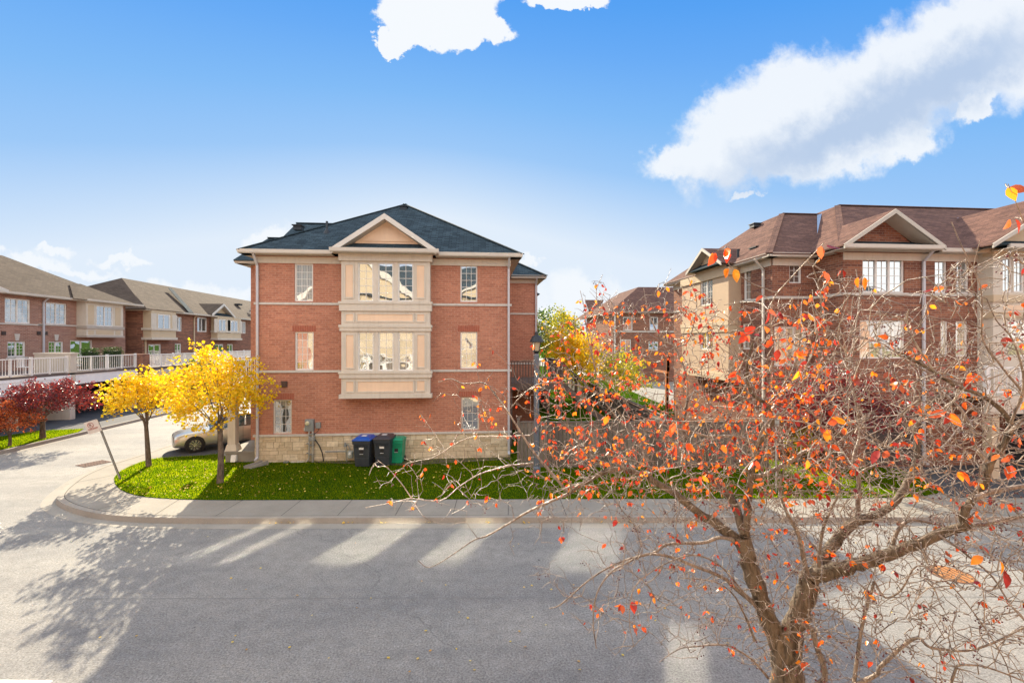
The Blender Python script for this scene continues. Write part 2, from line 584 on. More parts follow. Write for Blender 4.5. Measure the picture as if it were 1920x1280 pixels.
def leafmat(name, cols, trans=.45, rough=.45, spec=.4, pos=None):
    m, nt, ln, p = newmat(name)
    g = nt.new('ShaderNodeNewGeometry')
    r = nt.new('ShaderNodeValToRGB'); r.color_ramp.interpolation = 'LINEAR'
    els = r.color_ramp.elements
    while len(els) < len(cols): els.new(.5)
    for i, c in enumerate(cols):
        els[i].position = pos[i] if pos else i / (len(cols) - 1); els[i].color = (*c, 1)
    ln.new(g.outputs['Random Per Island'], r.inputs[0])
    ln.new(r.outputs[0], p.inputs['Base Color'])
    p.inputs['Roughness'].default_value = rough; p.inputs['Specular IOR Level'].default_value = spec
    tr = nt.new('ShaderNodeBsdfTranslucent')
    br = mixc(nt, ln, 1, r.outputs[0], (1.5, 1.35, 1.0), 'MULTIPLY')
    ln.new(br, tr.inputs[0])
    mx = nt.new('ShaderNodeMixShader'); mx.inputs[0].default_value = trans
    ln.new(p.outputs[0], mx.inputs[1]); ln.new(tr.outputs[0], mx.inputs[2])
    ln.new(mx.outputs[0], nt['Material Output'].inputs[0])
    return m


mm = {}
mm['brick'] = brick('red_brick', (.50, .22, .14), (.39, .16, .105), (.47, .265, .19), var=.14)
mm['brick2'] = brick('mixed_brick', (.34, .145, .085), (.22, .085, .055), (.30, .21, .16), streak=.8, third=(.15, .06, .045))
mm['brick3'] = brick('tan_brick', (.40, .215, .155), (.32, .155, .11), (.42, .33, .28), streak=.45, third=(.2, .09, .065))
mm['roof_dark'] = shingle('charcoal_shingles', (.055, .082, .10), (.030, .045, .056), (.010, .014, .018))
mm['roof_brown'] = shingle('brown_shingles', (.18, .10, .078), (.11, .062, .052), (.05, .03, .027))
mm['roof_tan'] = shingle('tan_shingles', (.105, .08, .062), (.075, .056, .045), (.04, .03, .026))
mm['stucco'] = dirty('grey_stucco', (.62, .56, .475), .13)
mm['panel'] = dirty('peach_stucco', (.80, .59, .42), .06)
mm['cream'] = plain('cream_stucco', (.56, .45, .31), .9, .05, 1.2, bmp=.2, bscale=150)
mm['flank'] = plain('warm_stucco', (.52, .39, .27), .9, .08, 1.2, bmp=.2, bscale=150)
mm['white'] = plain('white_trim', (.74, .72, .68), .5, .04, 2)
mm['vinyl'] = plain('white_vinyl', (.78, .77, .75), .4, .03, 2)
mm['taupe'] = plain('taupe_trim', (.42, .37, .32), .6, .06, 2)
mm['deckf'] = plain('terrace_surface', (.13, .10, .09), .8, .15, 2)
mm['gutter2'] = plain('taupe_rake', (.46, .42, .36), .5, .05, 1)
mm['gutter'] = plain('beige_gutter', (.62, .58, .52), .4, .05, 1)
mm['spout'] = plain('grey_downspout', (.50, .50, .53), .35, .06, 4)
mm['soffit'] = plain('soffit', (.5, .45, .38), .7, .05, 3)
mm['band'] = plain('precast_band', (.55, .52, .47), .85, .08, 5, bmp=.3)
mm['meter'] = plain('grey_meter_paint', (.24, .26, .26), .5, .1, 6, metal=.2)
mm['metal'] = plain('galvanised', (.5, .5, .5), .35, .1, 8, metal=.7)
mm['dmetal'] = plain('dark_metal', (.03, .035, .042), .45, .15, 8, metal=.2)
mm['black'] = plain('black_plastic', (.02, .02, .022), .5, .2, 8)
mm['void'] = plain('painted_interior_shade', (.015, .014, .014), .9, .2, 2)  # near-black colour standing in for the shade inside openings
mm['lead'] = plain('flashing', (.30, .36, .44), .3, .1, 2, metal=.3)
mm['g_blind'] = glassmat('pane_white_blinds', (.62, .60, .55), .42, stripes=3.2)
mm['g_dark'] = glassmat('pane_dark_room', (.05, .055, .06), .5)
mm['g_mix'] = glassmat('pane_half_curtain', (.42, .40, .35), .42, stripes=2.4, second=(.07, .08, .085), wavy=.8)
mm['g_near'] = glassmat('pane_sun_facing', (.05, .055, .06), .95, wavy=0)
mm['g_cream'] = glassmat('pane_cream_curtain', (.72, .62, .42), .3, stripes=2)
# stones with a colour of their own each
m, nt, ln, p = newmat('ledge_stone')
g_ = nt.new('ShaderNodeNewGeometry'); tcn = nt.new('ShaderNodeTexCoord')
base = mixc(nt, ln, g_.outputs['Random Per Island'], (.52, .42, .28), (.72, .61, .44))
base = mixc(nt, ln, 1, base, mixc(nt, ln, mrange(nt, ln, noise(nt, ln, tcn.outputs['Object'], 7, 6, .7), .3, .7), (.78,) * 3, (1.15,) * 3), 'MULTIPLY')
ln.new(base, p.inputs['Base Color']); p.inputs['Roughness'].default_value = .9
bump(nt, ln, noise(nt, ln, tcn.outputs['Object'], 25, 6, .7), p, .6, .02)
mm['stone'] = m
mm['mortar'] = plain('stone_mortar', (.30, .25, .18), .95, .15, 5)

# ------------------------------------------------------------------ ground materials
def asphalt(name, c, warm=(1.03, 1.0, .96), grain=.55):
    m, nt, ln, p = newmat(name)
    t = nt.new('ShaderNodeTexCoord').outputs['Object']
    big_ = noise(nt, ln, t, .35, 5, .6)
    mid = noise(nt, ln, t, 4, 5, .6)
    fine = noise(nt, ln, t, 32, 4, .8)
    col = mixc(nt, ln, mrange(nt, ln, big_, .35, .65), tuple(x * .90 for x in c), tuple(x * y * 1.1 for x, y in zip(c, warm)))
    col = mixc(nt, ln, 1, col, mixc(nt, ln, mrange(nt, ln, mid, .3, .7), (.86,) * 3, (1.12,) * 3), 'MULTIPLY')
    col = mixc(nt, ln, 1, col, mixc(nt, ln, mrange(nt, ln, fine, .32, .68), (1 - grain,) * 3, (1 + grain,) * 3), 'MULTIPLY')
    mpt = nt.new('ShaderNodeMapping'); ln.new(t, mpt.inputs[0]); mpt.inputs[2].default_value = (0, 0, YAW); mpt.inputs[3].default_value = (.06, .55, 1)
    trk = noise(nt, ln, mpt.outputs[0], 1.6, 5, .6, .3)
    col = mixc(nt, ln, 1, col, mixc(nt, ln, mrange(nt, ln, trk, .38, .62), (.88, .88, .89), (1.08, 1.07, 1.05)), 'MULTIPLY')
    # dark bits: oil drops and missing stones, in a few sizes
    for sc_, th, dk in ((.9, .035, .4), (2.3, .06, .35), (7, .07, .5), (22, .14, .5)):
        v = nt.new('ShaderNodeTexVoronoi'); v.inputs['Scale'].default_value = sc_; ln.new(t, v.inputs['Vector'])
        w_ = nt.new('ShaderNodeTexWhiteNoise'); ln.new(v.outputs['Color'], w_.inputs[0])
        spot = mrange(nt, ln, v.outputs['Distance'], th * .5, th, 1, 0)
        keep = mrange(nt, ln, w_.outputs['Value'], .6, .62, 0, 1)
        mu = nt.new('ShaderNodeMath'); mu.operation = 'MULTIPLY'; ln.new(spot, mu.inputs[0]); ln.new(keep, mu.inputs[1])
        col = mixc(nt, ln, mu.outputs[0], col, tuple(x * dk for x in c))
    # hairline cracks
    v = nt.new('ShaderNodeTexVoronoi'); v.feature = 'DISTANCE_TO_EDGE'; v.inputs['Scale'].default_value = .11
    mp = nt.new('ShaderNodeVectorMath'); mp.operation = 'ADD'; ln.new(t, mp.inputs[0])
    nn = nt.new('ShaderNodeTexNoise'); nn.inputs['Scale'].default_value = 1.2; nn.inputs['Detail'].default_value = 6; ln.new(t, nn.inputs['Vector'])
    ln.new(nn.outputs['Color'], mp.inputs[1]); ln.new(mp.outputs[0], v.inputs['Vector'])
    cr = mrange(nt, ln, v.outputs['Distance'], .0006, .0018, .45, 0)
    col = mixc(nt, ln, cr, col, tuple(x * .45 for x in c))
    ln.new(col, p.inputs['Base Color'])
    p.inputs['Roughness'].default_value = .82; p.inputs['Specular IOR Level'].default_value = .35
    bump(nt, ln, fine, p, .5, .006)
    return m


def concrete(name, c, joints=None):
    m, nt, ln, p = newmat(name)
    t = nt.new('ShaderNodeTexCoord').outputs['Object']
    col = mixc(nt, ln, mrange(nt, ln, noise(nt, ln, t, .8, 6, .65), .3, .7), tuple(x * .84 for x in c), tuple(x * 1.1 for x in c))
    col = mixc(nt, ln, 1, col, mixc(nt, ln, mrange(nt, ln, noise(nt, ln, t, 60, 3, .6), .3, .7), (.88,) * 3, (1.1,) * 3), 'MULTIPLY')
    col = mixc(nt, ln, 1, col, mixc(nt, ln, mrange(nt, ln, noise(nt, ln, t, 5, 5, .7, 1), .58, .75), (1, 1, 1), (.80, .78, .75)), 'MULTIPLY')
    ln.new(col, p.inputs['Base Color']); p.inputs['Roughness'].default_value = .85; p.inputs['Specular IOR Level'].default_value = .3
    bump(nt, ln, noise(nt, ln, t, 40, 4, .6), p, .3, .004)
    return m


mm['asphalt'] = asphalt('old_asphalt', (.225, .225, .220))
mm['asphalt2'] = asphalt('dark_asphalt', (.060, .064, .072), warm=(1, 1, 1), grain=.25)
mm['conc'] = concrete('sidewalk_concrete', (.27, .252, .22))
mm['kerb'] = concrete('kerb_concrete', (.30, .275, .24))
mm['pan'] = concrete('gutter_concrete', (.30, .28, .245))
mm['joint'] = plain('joint', (.05, .045, .04), .9)
m, nt, ln, p = newmat('lawn_turf')
t = nt.new('ShaderNodeTexCoord').outputs['Object']
col = mixc(nt, ln, mrange(nt, ln, noise(nt, ln, t, 1.3, 5, .6), .3, .7), (.015, .045, .004), (.04, .09, .005))
col = mixc(nt, ln, mrange(nt, ln, noise(nt, ln, t, 45, 3, .7), .45, .75), col, (.10, .18, .008))
ln.new(col, p.inputs['Base Color']); p.inputs['Roughness'].default_value = .95; p.inputs['Specular IOR Level'].default_value = 0
bump(nt, ln, noise(nt, ln, t, 60, 3, .7), p, 1, .04)
mm['turf'] = m
mm['grass'] = leafmat('grass_blades', [(.035, .085, .004), (.08, .15, .004), (.22, .28, .008)], trans=.72, rough=1, spec=.0)
_m = mm['grass']; _n, _l = _m.node_tree.nodes, _m.node_tree.links
_t = _n.new('ShaderNodeTexCoord').outputs['Object']
_r = [k for k in _n if k.type == 'VALTORGB'][0]
_f = noise(_n, _l, _t, .9, 6, .7)
_c = mixc(_n, _l, 1, _r.outputs[0], mixc(_n, _l, mrange(_n, _l, _f, .35, .65), (.62, .74, .6), (1.15, 1.1, 1.0)), 'MULTIPLY')
_c = mixc(_n, _l, mrange(_n, _l, noise(_n, _l, _t, 3.1, 5, .7), .60, .74, 0, .55), _c, (.24, .21, .06))
_l.new(_c, _n['Principled BSDF'].inputs['Base Color'])
_tr = [k for k in _n if k.type == 'BSDF_TRANSLUCENT'][0]
_l.new(mixc(_n, _l, 1, _c, (3.2, 2.6, 1.0), 'MULTIPLY'), _tr.inputs[0])
mm['soil'] = plain('bare_soil', (.11, .085, .06), .95, .3, 9, bmp=.6)


# ------------------------------------------------------------------ ground shapes
def sheet(name, pts, z, mat, label=None, kind='structure', cat=None):
    b = MB(); b.poly(*[(p[0], p[1], z) for p in pts])
    o = b.build(name, mat, recalc=False)
    me = o.data
    if me.polygons[0].normal.z < 0:
        me.flip_normals()
    return tag(o, label, cat, kind=kind)


def chaikin(pts, n=2, closed=False):
    for _ in range(n):
        out = [] if closed else [pts[0]]
        L = len(pts)
        for i in range(L if closed else L - 1):
            a, b = Vector(pts[i]), Vector(pts[(i + 1) % L])
            out += [a.lerp(b, .25), a.lerp(b, .75)]
        if not closed: out.append(pts[-1])
        pts = out
    return [Vector(p) for p in pts]


def offset(pts, d):      # to the left of travel
    out = []
    for i, p in enumerate(pts):
        a, b = pts[max(i - 1, 0)], pts[min(i + 1, len(pts) - 1)]
        t = Vector((b[0] - a[0], b[1] - a[1])).normalized()
        out.append(Vector((p[0] - t.y * d, p[1] + t.x * d, p[2] if len(p) > 2 else 0)))
    return out


def strip(mbx, A, B, za, zb):
    for i in range(len(A) - 1):
        mbx.poly((A[i][0], A[i][1], za), (A[i + 1][0], A[i + 1][1], za), (B[i + 1][0], B[i + 1][1], zb), (B[i][0], B[i][1], zb))


tag(MB().poly((-900, -400, -.08), (900, -400, -.08), (900, 1500, -.08), (-900, 1500, -.08)).build('ground', mm['turf']), 'far open ground around the houses', kind='structure')
sheet('road', [(-20.95, 150), (-20.95, -30), (70, -30), (70, 12.6), (-13, 30), (-13, 150)], 0, mm['asphalt'], 'pale worn asphalt of the road and its side street')

KP = [G(x, y, .15) for x, y in ((1920, 969), (1200, 969), (700, 970), (480, 971), (380, 971), (268, 969.5), (185, 963.5), (134, 951), (111, 940), (105, 932),
                                 (114, 919), (130, 906), (150, 892), (178, 879.5), (206, 869))]
right_far = KP[0] + (KP[0] - KP[1]).normalized() * 50
kx = G(341, 829, .15)
KP = [right_far] + KP + [Vector((-14.25, 20.5, .15)), Vector((-14.2, 23.5, .15)), Vector((-14.2, 40, .15)), Vector((-14.2, 130, .15))]
K = chaikin(KP, 2)
Kin = offset(K, -.16)
Kout0 = offset(K, .03)
Kpan = offset(K, .36)
kb = MB(); strip(kb, Kin, K, .15, .15); strip(kb, K, Kout0, .15, -.01)
tag(kb.build('kerb', mm['kerb'], recalc=False), 'concrete kerb curving round the corner lawn', kind='structure')
gb = MB(); strip(gb, Kout0, Kpan, .004, .004)
tag(gb.build('gutter_pan', mm['pan'], recalc=False), 'pale concrete gutter strip along the kerb', kind='structure')
inner = [(p[0], p[1]) for p in Kin]
sheet('sidewalk', inner + [(-14, 132), (right_far[0], 132)], .146, mm['conc'], 'concrete sidewalk round the corner lot')

LP = [G(x, y, .155) for x, y in ((409, 850), (375, 854), (319, 856), (285, 859.5), (262, 866), (231, 879), (217, 890), (213, 898), (217, 910), (231, 921), (262, 930),
                                  (307, 934), (372, 936.6), (450, 937), (960, 935), (1400, 934), (1640, 933), (1735, 930), (1768, 922), (1740, 905), (1690, 880))]
LPc = chaikin(LP, 1)
LAWN = [(p[0], p[1]) for p in LPc] + [(13.0, 18.2), (13.0, 19.6), (-9.8, 19.6)]
sheet('lawn', LAWN, .155, mm['turf'], 'green lawn in front of the corner townhouse')
sheet('backyard_lawn', [(1.6, 18.6), (12.1, 17.9), (12.1, 27), (14, 27), (16, 52), (16, 90), (4, 90), (4, 45), (3.6, 25), (1.6, 25)], .152, mm['turf'], 'sunlit green backyard lawn behind the fence')
dl = [G(x, y, .15) for x, y in ((409, 849), (375, 853.5), (319, 855.5), (300, 857))]
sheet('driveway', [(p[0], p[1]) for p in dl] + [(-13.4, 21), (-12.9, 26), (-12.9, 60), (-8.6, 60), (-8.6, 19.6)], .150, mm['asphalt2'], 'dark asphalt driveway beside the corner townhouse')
sheet('garage_driveway', [G(1690, 905)[:2], G(1770, 936)[:2], G(1800, 941)[:2], (24, 11.9), (24, 22), (12.3, 22), (12.3, 17.9)], .1525, mm['asphalt2'], 'dark asphalt driveway in front of the brick row on the right')

# sidewalk joints
jb = MB()
for (x0, y0, x1, y1) in ((455, 937, 402, 968), (565, 937, 525, 968), (660, 937, 631, 968), (757, 937, 740, 968), (857, 936, 848, 968), (953, 935, 953, 968), (1050, 935, 1063, 968),
                         (1150, 935, 1175, 968), (1250, 935, 1290, 968), (1450, 935, 1510, 968), (1600, 934, 1680, 968), (337, 935, 290, 965), (262, 931, 176, 957), (216, 908, 118, 934), (216, 890, 122, 908), (250, 870, 190, 872)):
    a, b = G(x0, y0, .146), G(x1, y1, .146)
    t = (b - a).normalized(); n = Vector((-t.y, t.x, 0)) * .008
    jb.poly(*[(q.x, q.y, .1495) for q in (a - n, a + n, b + n, b - n)])
Ks = offset(K, -.175)
Ks2 = offset(K, -.158)
strip(jb, Ks, Ks2, .1515, .1515)
tag(jb.build('sidewalk_joint', mm['joint'], recalc=False), 'dark joint lines between the sidewalk slabs', kind='structure')
# asphalt seam along the road
sb = MB(); a, b = G(150, 1122), G(1900, 1118)
n = Vector((sa, ca, 0)) * .012
for i in range(40):
    p0, p1 = a.lerp(b, i / 40), a.lerp(b, (i + 1) / 40)
    o0, o1 = rnd.uniform(-.01, .01), rnd.uniform(-.01, .01)
    sb.poly(*[(q.x, q.y + o, .003) for q, o in ((p0 - n, o0), (p0 + n, o0), (p1 + n, o1), (p1 - n, o1))])
tag(sb.build('road_seam', plain('seam', (.19, .19, .185), .9), recalc=False), 'faint paving seam along the road', kind='structure')

# far side of the side street
LK = [Vector((-20.9, y, .15)) for y in (-20, 5, 15, 20, 25, 30, 35, 60, 130)]
lk = MB(); strip(lk, LK, offset(LK, .15), .15, .15); strip(lk, offset(LK, -.03), LK, -.01, .15)
tag(lk.build('kerb', mm['kerb'], recalc=False), 'far kerb of the side street', kind='structure')
gb = MB(); strip(gb, offset(LK, -.33), offset(LK, -.03), .004, .004)
tag(gb.build('gutter_pan', mm['pan'], recalc=False), 'gutter strip along the far kerb of the side street', kind='structure')
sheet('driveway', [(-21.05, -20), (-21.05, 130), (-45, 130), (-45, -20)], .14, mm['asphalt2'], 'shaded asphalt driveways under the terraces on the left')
LL = [G(x, y, .15) for x, y in ((60, 832), (95, 815), (150, 811), (165, 814), (120, 822), (60, 838), (0, 852), (-60, 868), (-60, 846))]
LAWN2 = [(max(-40, p[0]) if p[0] < -21.05 else -21.06, p[1]) for p in LL]
LAWN2 = [(-21.06, 18.5), (-21.06, 26.2), (-21.6, 27.2), (-23.6, 26.8), (-24.2, 25), (-24.4, 18.5)]
sheet('verge_lawn', LAWN2, .156, mm['turf'], 'small strip of lawn under the purple trees')
sheet('bare_earth', [G(430, 869, 0)[:2], G(610, 875)[:2], G(760, 880)[:2], G(960, 868)[:2], (1.4, 19.3), (-9, 19.3)], .168, mm['soil'], 'strip of bare soil along the house wall')


# grass blades
def inpoly(x, y, P):
    c = np.zeros(x.shape, bool)
    n_ = len(P); j = n_ - 1
    for i in range(n_):
        xi, yi = P[i]; xj, yj = P[j]
        cond = ((yi > y) != (yj > y)) & (x < (xj - xi) * (y - yi) / (yj - yi + 1e-12) + xi)
        c ^= cond; j = i
    return c


def grass(name, P, z, count, label, seed, hmin=.03, hmax=.065, wd=.012):
    r = np.random.default_rng(seed)
    xs = [p[0] for p in P]; ys = [p[1] for p in P]
    x = r.uniform(min(xs), max(xs), count * 4); y = r.uniform(min(ys), max(ys), count * 4)
    k = inpoly(x, y, P); x, y = x[k][:count], y[k][:count]
    n_ = len(x)
    a = r.uniform(0, 2 * np.pi, n_); h = r.uniform(hmin, hmax, n_)
    lean = r.uniform(0, .03, n_); b_ = r.uniform(0, 2 * np.pi, n_)
    dx, dy = np.cos(a) * wd / 2, np.sin(a) * wd / 2
    v = np.empty((n_, 3, 3))
    v[:, 0] = np.stack([x - dx, y - dy, np.full(n_, z)], 1)
    v[:, 1] = np.stack([x + dx, y + dy, np.full(n_, z)], 1)
    v[:, 2] = np.stack([x + np.cos(b_) * lean, y + np.sin(b_) * lean, z + h], 1)
    return tag(npmesh(name, v.reshape(-1, 3), np.arange(n_ * 3).reshape(-1, 3), mm['grass']), label, kind='stuff')


LAWNV = [(x, y) for x, y in LAWN]
grass('grass', LAWNV, .155, 170000, 'short grass blades of the corner lawn', 1)
grass('grass', LAWN2, .156, 20000, 'short grass on the verge under the purple trees', 2)

# ------------------------------------------------------------------ building helpers
def rF(x0, y0, x1, y1, Y):
    xm, ym = (x0 + x1) / 2, (y0 + y1) / 2
    return (PY(x0, ym, Y).x, PY(x1, ym, Y).x, PY(xm, y1, Y).z, PY(xm, y0, Y).z)


def rS(x0, y0, x1, y1, X):
    xm, ym = (x0 + x1) / 2, (y0 + y1) / 2
    a, b = PX(x0, ym, X).y, PX(x1, ym, X).y
    return (min(a, b), max(a, b), PX(xm, y1, X).z, PX(xm, y0, X).z)


def window(par, fr, r, glass='g_dark', sash=1, cols=2, rows=4, rec=.10, fw=.055, mat='white', muntin=True, name='window', surround=None):
    a0, a1, z0, z1 = r[:4]
    b = MB()
    D0, D1 = -rec, -rec + .05
    b.fbox(fr, a0, a0 + fw, D0, D1, z0, z1).fbox(fr, a1 - fw, a1, D0, D1, z0, z1)
    b.fbox(fr, a0 + fw, a1 - fw, D0, D1, z0, z0 + fw).fbox(fr, a0 + fw, a1 - fw, D0, D1, z1 - fw, z1)
    sw = (a1 - a0 - 2 * fw) / sash
    for i in range(sash):
        s0, s1 = a0 + fw + sw * i, a0 + fw + sw * (i + 1)
        if i: b.fbox(fr, s0 - .035, s0 + .035, D0, D1 + .004, z0 + fw, z1 - fw)
        if muntin:
            for c in range(1, cols):
                x = s0 + (s1 - s0) * c / cols
                b.fbox(fr, x - .009, x + .009, D0 + .012, D0 + .022, z0 + fw, z1 - fw)
            for k in range(1, rows):
                z = z0 + fw + (z1 - z0 - 2 * fw) * k / rows
                b.fbox(fr, s0, s1, D0 + .010, D0 + .0205, z - .009, z + .009)
    w_ = b.build(name, mm[mat], par)
    g = MB().poly(fr(a0 + .01, D0 + .008, z0 + .01), fr(a1 - .01, D0 + .008, z0 + .01), fr(a1 - .01, D0 + .008, z1 - .01), fr(a0 + .01, D0 + .008, z1 - .01))
    g.build('pane', mm[glass], w_)
    return w_


def downspout(par, fr, a, ztop, zbot, wd=.085, off=.035, kick=True, elbow=.35, mat='spout'):
    b = MB()
    b.fbox(fr, a - wd / 2, a + wd / 2, off, off + .065, zbot, ztop - elbow)
    if elbow:
        p = fr(a, off + .03, ztop - elbow - .02); q = fr(a, off + .42, ztop)
        b.bar(p, q, wd, .06)
    if kick:
        b.bar(fr(a, off + .04, zbot + .06), fr(a, off + .22, zbot - .02), wd, .06)
    for z in (zbot + .5, (zbot + ztop) / 2, ztop - elbow - .4):
        b.fbox(fr, a - wd / 2 - .012, a + wd / 2 + .012, off - .03, off + .07, z, z + .03)
    return b.build('downspout', mm[mat], par)


def gutter(par, fr, a0, a1, dout, ztop, wall_d=0.0, h=.13, w_=.13, mat='gutter', soff='soffit'):
    """eave trough with the soffit behind it; dout = how far the trough's outer face stands out"""
    b = MB()
    b.hexa([fr(a0, dout - .03, ztop - h), fr(a1, dout - .03, ztop - h), fr(a1, dout - w_, ztop - h), fr(a0, dout - w_, ztop - h),
            fr(a0, dout, ztop), fr(a1, dout, ztop), fr(a1, dout - w_, ztop - .004), fr(a0, dout - w_, ztop - .004)])
    g = b.build('gutter', mm[mat], par)
    s = MB(); s.fbox(fr, a0 + .02, a1 - .02, wall_d - .02, dout - .05, ztop - h - .03, ztop - h - .004)
    s.build('soffit', mm[soff], par)
    return g


def roofslab(mbx, *pts, t=.05):
    """a roof slope with a little thickness"""
    P = [Vector(p) for p in pts]
    n = (P[1] - P[0]).cross(P[2] - P[0]).normalized()
    if n.z < 0: P.reverse()
    b = len(mbx.v)
    L = len(P)
    mbx.v += [tuple(p) for p in P] + [(p.x, p.y, p.z - t) for p in P]
    mbx.f.append(tuple(range(b, b + L)))
    mbx.f.append(tuple(reversed(range(b + L, b + 2 * L))))
    for i in range(L):
        j = (i + 1) % L
        mbx.f.append((b + i, b + L + i, b + L + j, b + j))


def gable(par, fr, a0, a1, zb, zp, d_rake, d_face, facemat, depth, roofmat, rake=.2, skirt=True, board='gutter', inset=None, lap=.0):
    """front gable: rake boards at d_rake, face wall at d_face, roof running back by depth"""
    am = (a0 + a1) / 2
    r = MB()
    roofslab(r, fr(a0, d_rake, zb), fr(am, d_rake, zp), fr(am, -depth, zp), fr(a0, -depth, zb))
    roofslab(r, fr(a1, d_rake, zb), fr(am, d_rake, zp), fr(am, -depth, zp), fr(a1, -depth, zb))
    r.build('gable_roof', mm[roofmat], par)
    k = MB(); s = (zp - zb) / (am - a0); vt = rake * math.sqrt(1 + s * s)
    for (x0, x1) in ((a0, am), (am, a1)):
        zz0, zz1 = (zb, zp) if x0 == a0 else (zp, zb)
        k.hexa([fr(x0, d_rake + .02, zz0 - vt), fr(x1, d_rake + .02, zz1 - vt), fr(x1, d_rake - .03, zz1 - vt), fr(x0, d_rake - .03, zz0 - vt),
                fr(x0, d_rake + .02, zz0 + .01), fr(x1, d_rake + .02, zz1 + .01), fr(x1, d_rake - .03, zz1 + .01), fr(x0, d_rake - .03, zz0 + .01)])
    k.build('rake_board', mm[board], par)
    # underside between rake and face
    u = MB()
    for (x0, x1) in ((a0 + .1, am), (am, a1 - .1)):
        z0_, z1_ = (zb - vt * .8, zp - vt * .8 - .02) if x0 < am - .01 else (zp - vt * .8 - .02, zb - vt * .8)
        u.poly(fr(x0, d_rake - .03, z0_), fr(x1, d_rake - .03, z1_), fr(x1, d_face, z1_), fr(x0, d_face, z0_))
    u.build('soffit', mm['soffit'], par)
    f = MB()
    f.poly(fr(a0 + .15, d_face, zb - .2), fr(a1 - .15, d_face, zb - .2), fr(am + .001, d_face, zp - .06), fr(am - .001, d_face, zp - .06))
    fo = f.build('gable_face', mm[facemat], par)
    if inset:
        i_ = MB(); k2 = .62
        zc = zb + (zp - zb) * .30
        h = (zp - zb) * k2 * .72; hw = (a1 - a0) / 2 * k2 * .82
        z0_ = zb + .36
        for q in range(1):
            i_.poly(fr(am - hw, d_face + .035, z0_), fr(am + hw, d_face + .035, z0_), fr(am, d_face + .035, z0_ + h))
            i_.poly(fr(am - hw, d_face, z0_), fr(am + hw, d_face, z0_), fr(am + hw, d_face + .035, z0_), fr(am - hw, d_face + .035, z0_))
            i_.poly(fr(am - hw, d_face, z0_), fr(am - hw, d_face + .035, z0_), fr(am, d_face + .035, z0_ + h), fr(am, d_face, z0_ + h))
            i_.poly(fr(am + hw, d_face, z0_), fr(am, d_face, z0_ + h), fr(am, d_face + .035, z0_ + h), fr(am + hw, d_face + .035, z0_))
        i_.build('gable_panel', mm[inset], par)
    if skirt:
        q = MB()
        q.hexa([fr(a0 + .25, d_rake, zb - .02), fr(a1 - .25, d_rake, zb - .02), fr(a1 - .25, d_face - .02, zb - .02), fr(a0 + .25, d_face - .02, zb - .02),
                fr(a0 + .25, d_rake - .01, zb + .0), fr(a1 - .25, d_rake - .01, zb + .0), fr(a1 - .45, d_face + .01, zb + .27), fr(a0 + .45, d_face + .01, zb + .27)])
        q.build('skirt_roof', mm['roof_dark'], par)
    return fo


def railing(par, fr, a0, a1, d, zb, h=.95, post=1.45, name='railing', mat='vinyl', balus=.16, bw=.019):
    b = MB()
    b.fbox(fr, a0, a1, d - .035, d + .035, zb + h - .06, zb + h)
    b.fbox(fr, a0, a1, d - .025, d + .025, zb + .07, zb + .12)
    n = max(1, round((a1 - a0) / post))
    for i in range(n + 1):
        x = a0 + (a1 - a0) * i / n
        wq = .06 if i % 2 == 0 else .035
        b.fbox(fr, x - wq, x + wq, d - wq - .004, d + wq + .004, zb, zb + h + (.06 if i % 2 == 0 else .01))
    n = int((a1 - a0) / balus)
    for i in range(1, n):
        x = a0 + (a1 - a0) * i / n
        b.fbox(fr, x - bw / 2, x + bw / 2, d - bw / 2, d + bw / 2, zb + .11, zb + h - .055)
    return b.build(name, mm[mat], par)


def roofvent(par, p, sx=.30, slope=.6, direction=(0, -1)):
    b = MB(); x, y, z = p
    b.box(x - sx / 2, y - sx / 2, z - .1, x + sx / 2, y + sx / 2, z + .07)
    b.box(x - sx / 2 - .04, y - sx / 2 - .07, z + .07, x + sx / 2 + .04, y + sx / 2 + .04, z + .11)
    return b.build('roof_vent', mm['dmetal'], par)


# ------------------------------------------------------------------ the corner townhouse
H = thing('corner_townhouse', 'three storey red brick end townhouse with dark hip roof and beige bay, behind the bins', 'house', (-3.6, 19, 0))
YF = 19.0
F1 = front(YF)
XL, XR = -8.72, 1.53
ZE = 8.57
ZL = 1.2                       # top of the stone base
wins = {'ul': rF(552, 494, 587, 565, YF), 'ml': rF(553, 622, 588, 694, YF), 'gl': rF(512, 749, 547, 813, YF),
        'ur': rF(863, 497, 895, 566, YF), 'mr': rF(863, 622, 895, 691, YF), 'gr': rF(865, 744, 898, 806, YF)}
wb = MB()
wb.wall(F1, XL, XR, ZL, 8.45, list(wins.values()))
wb.wall(west(XL), YF, 22, ZL, 8.4)
wb.wall(east(XR), YF, 25, .1, 8.4)
YW = 24.9
wb.wall(front(YW), XR, 3.5, .1, 8.4)
wb.wall(east(3.5), YW, 34, .1, 8.4)
wb.wall(front(34), 3.5, 4.4, .1, 8.4)
wb.wall(east(4.4), 34, 46, .1, 8.4)
wb.wall(front(21.3), -9.95, XL, .1, 8.4)
wb.wall(west(-9.95), 21.3, 46, 0.1, 8.4)
wb.wall(north(46), -9.95, 4.4, .1, 8.4)
wb.build('brick_wall', mm['brick'], H)
window(H, F1, wins['ul'], 'g_blind', cols=3, rows=5)
window(H, F1, wins['ml'], 'g_mix', cols=3, rows=5)
window(H, F1, wins['gl'], 'g_mix', cols=3, rows=4, mat='gutter')
window(H, F1, wins['ur'], 'g_dark', cols=3, rows=5)
window(H, F1, wins['mr'], 'g_mix', cols=3, rows=5)
window(H, F1, wins['gr'], 'g_dark', cols=3, rows=4, mat='gutter')
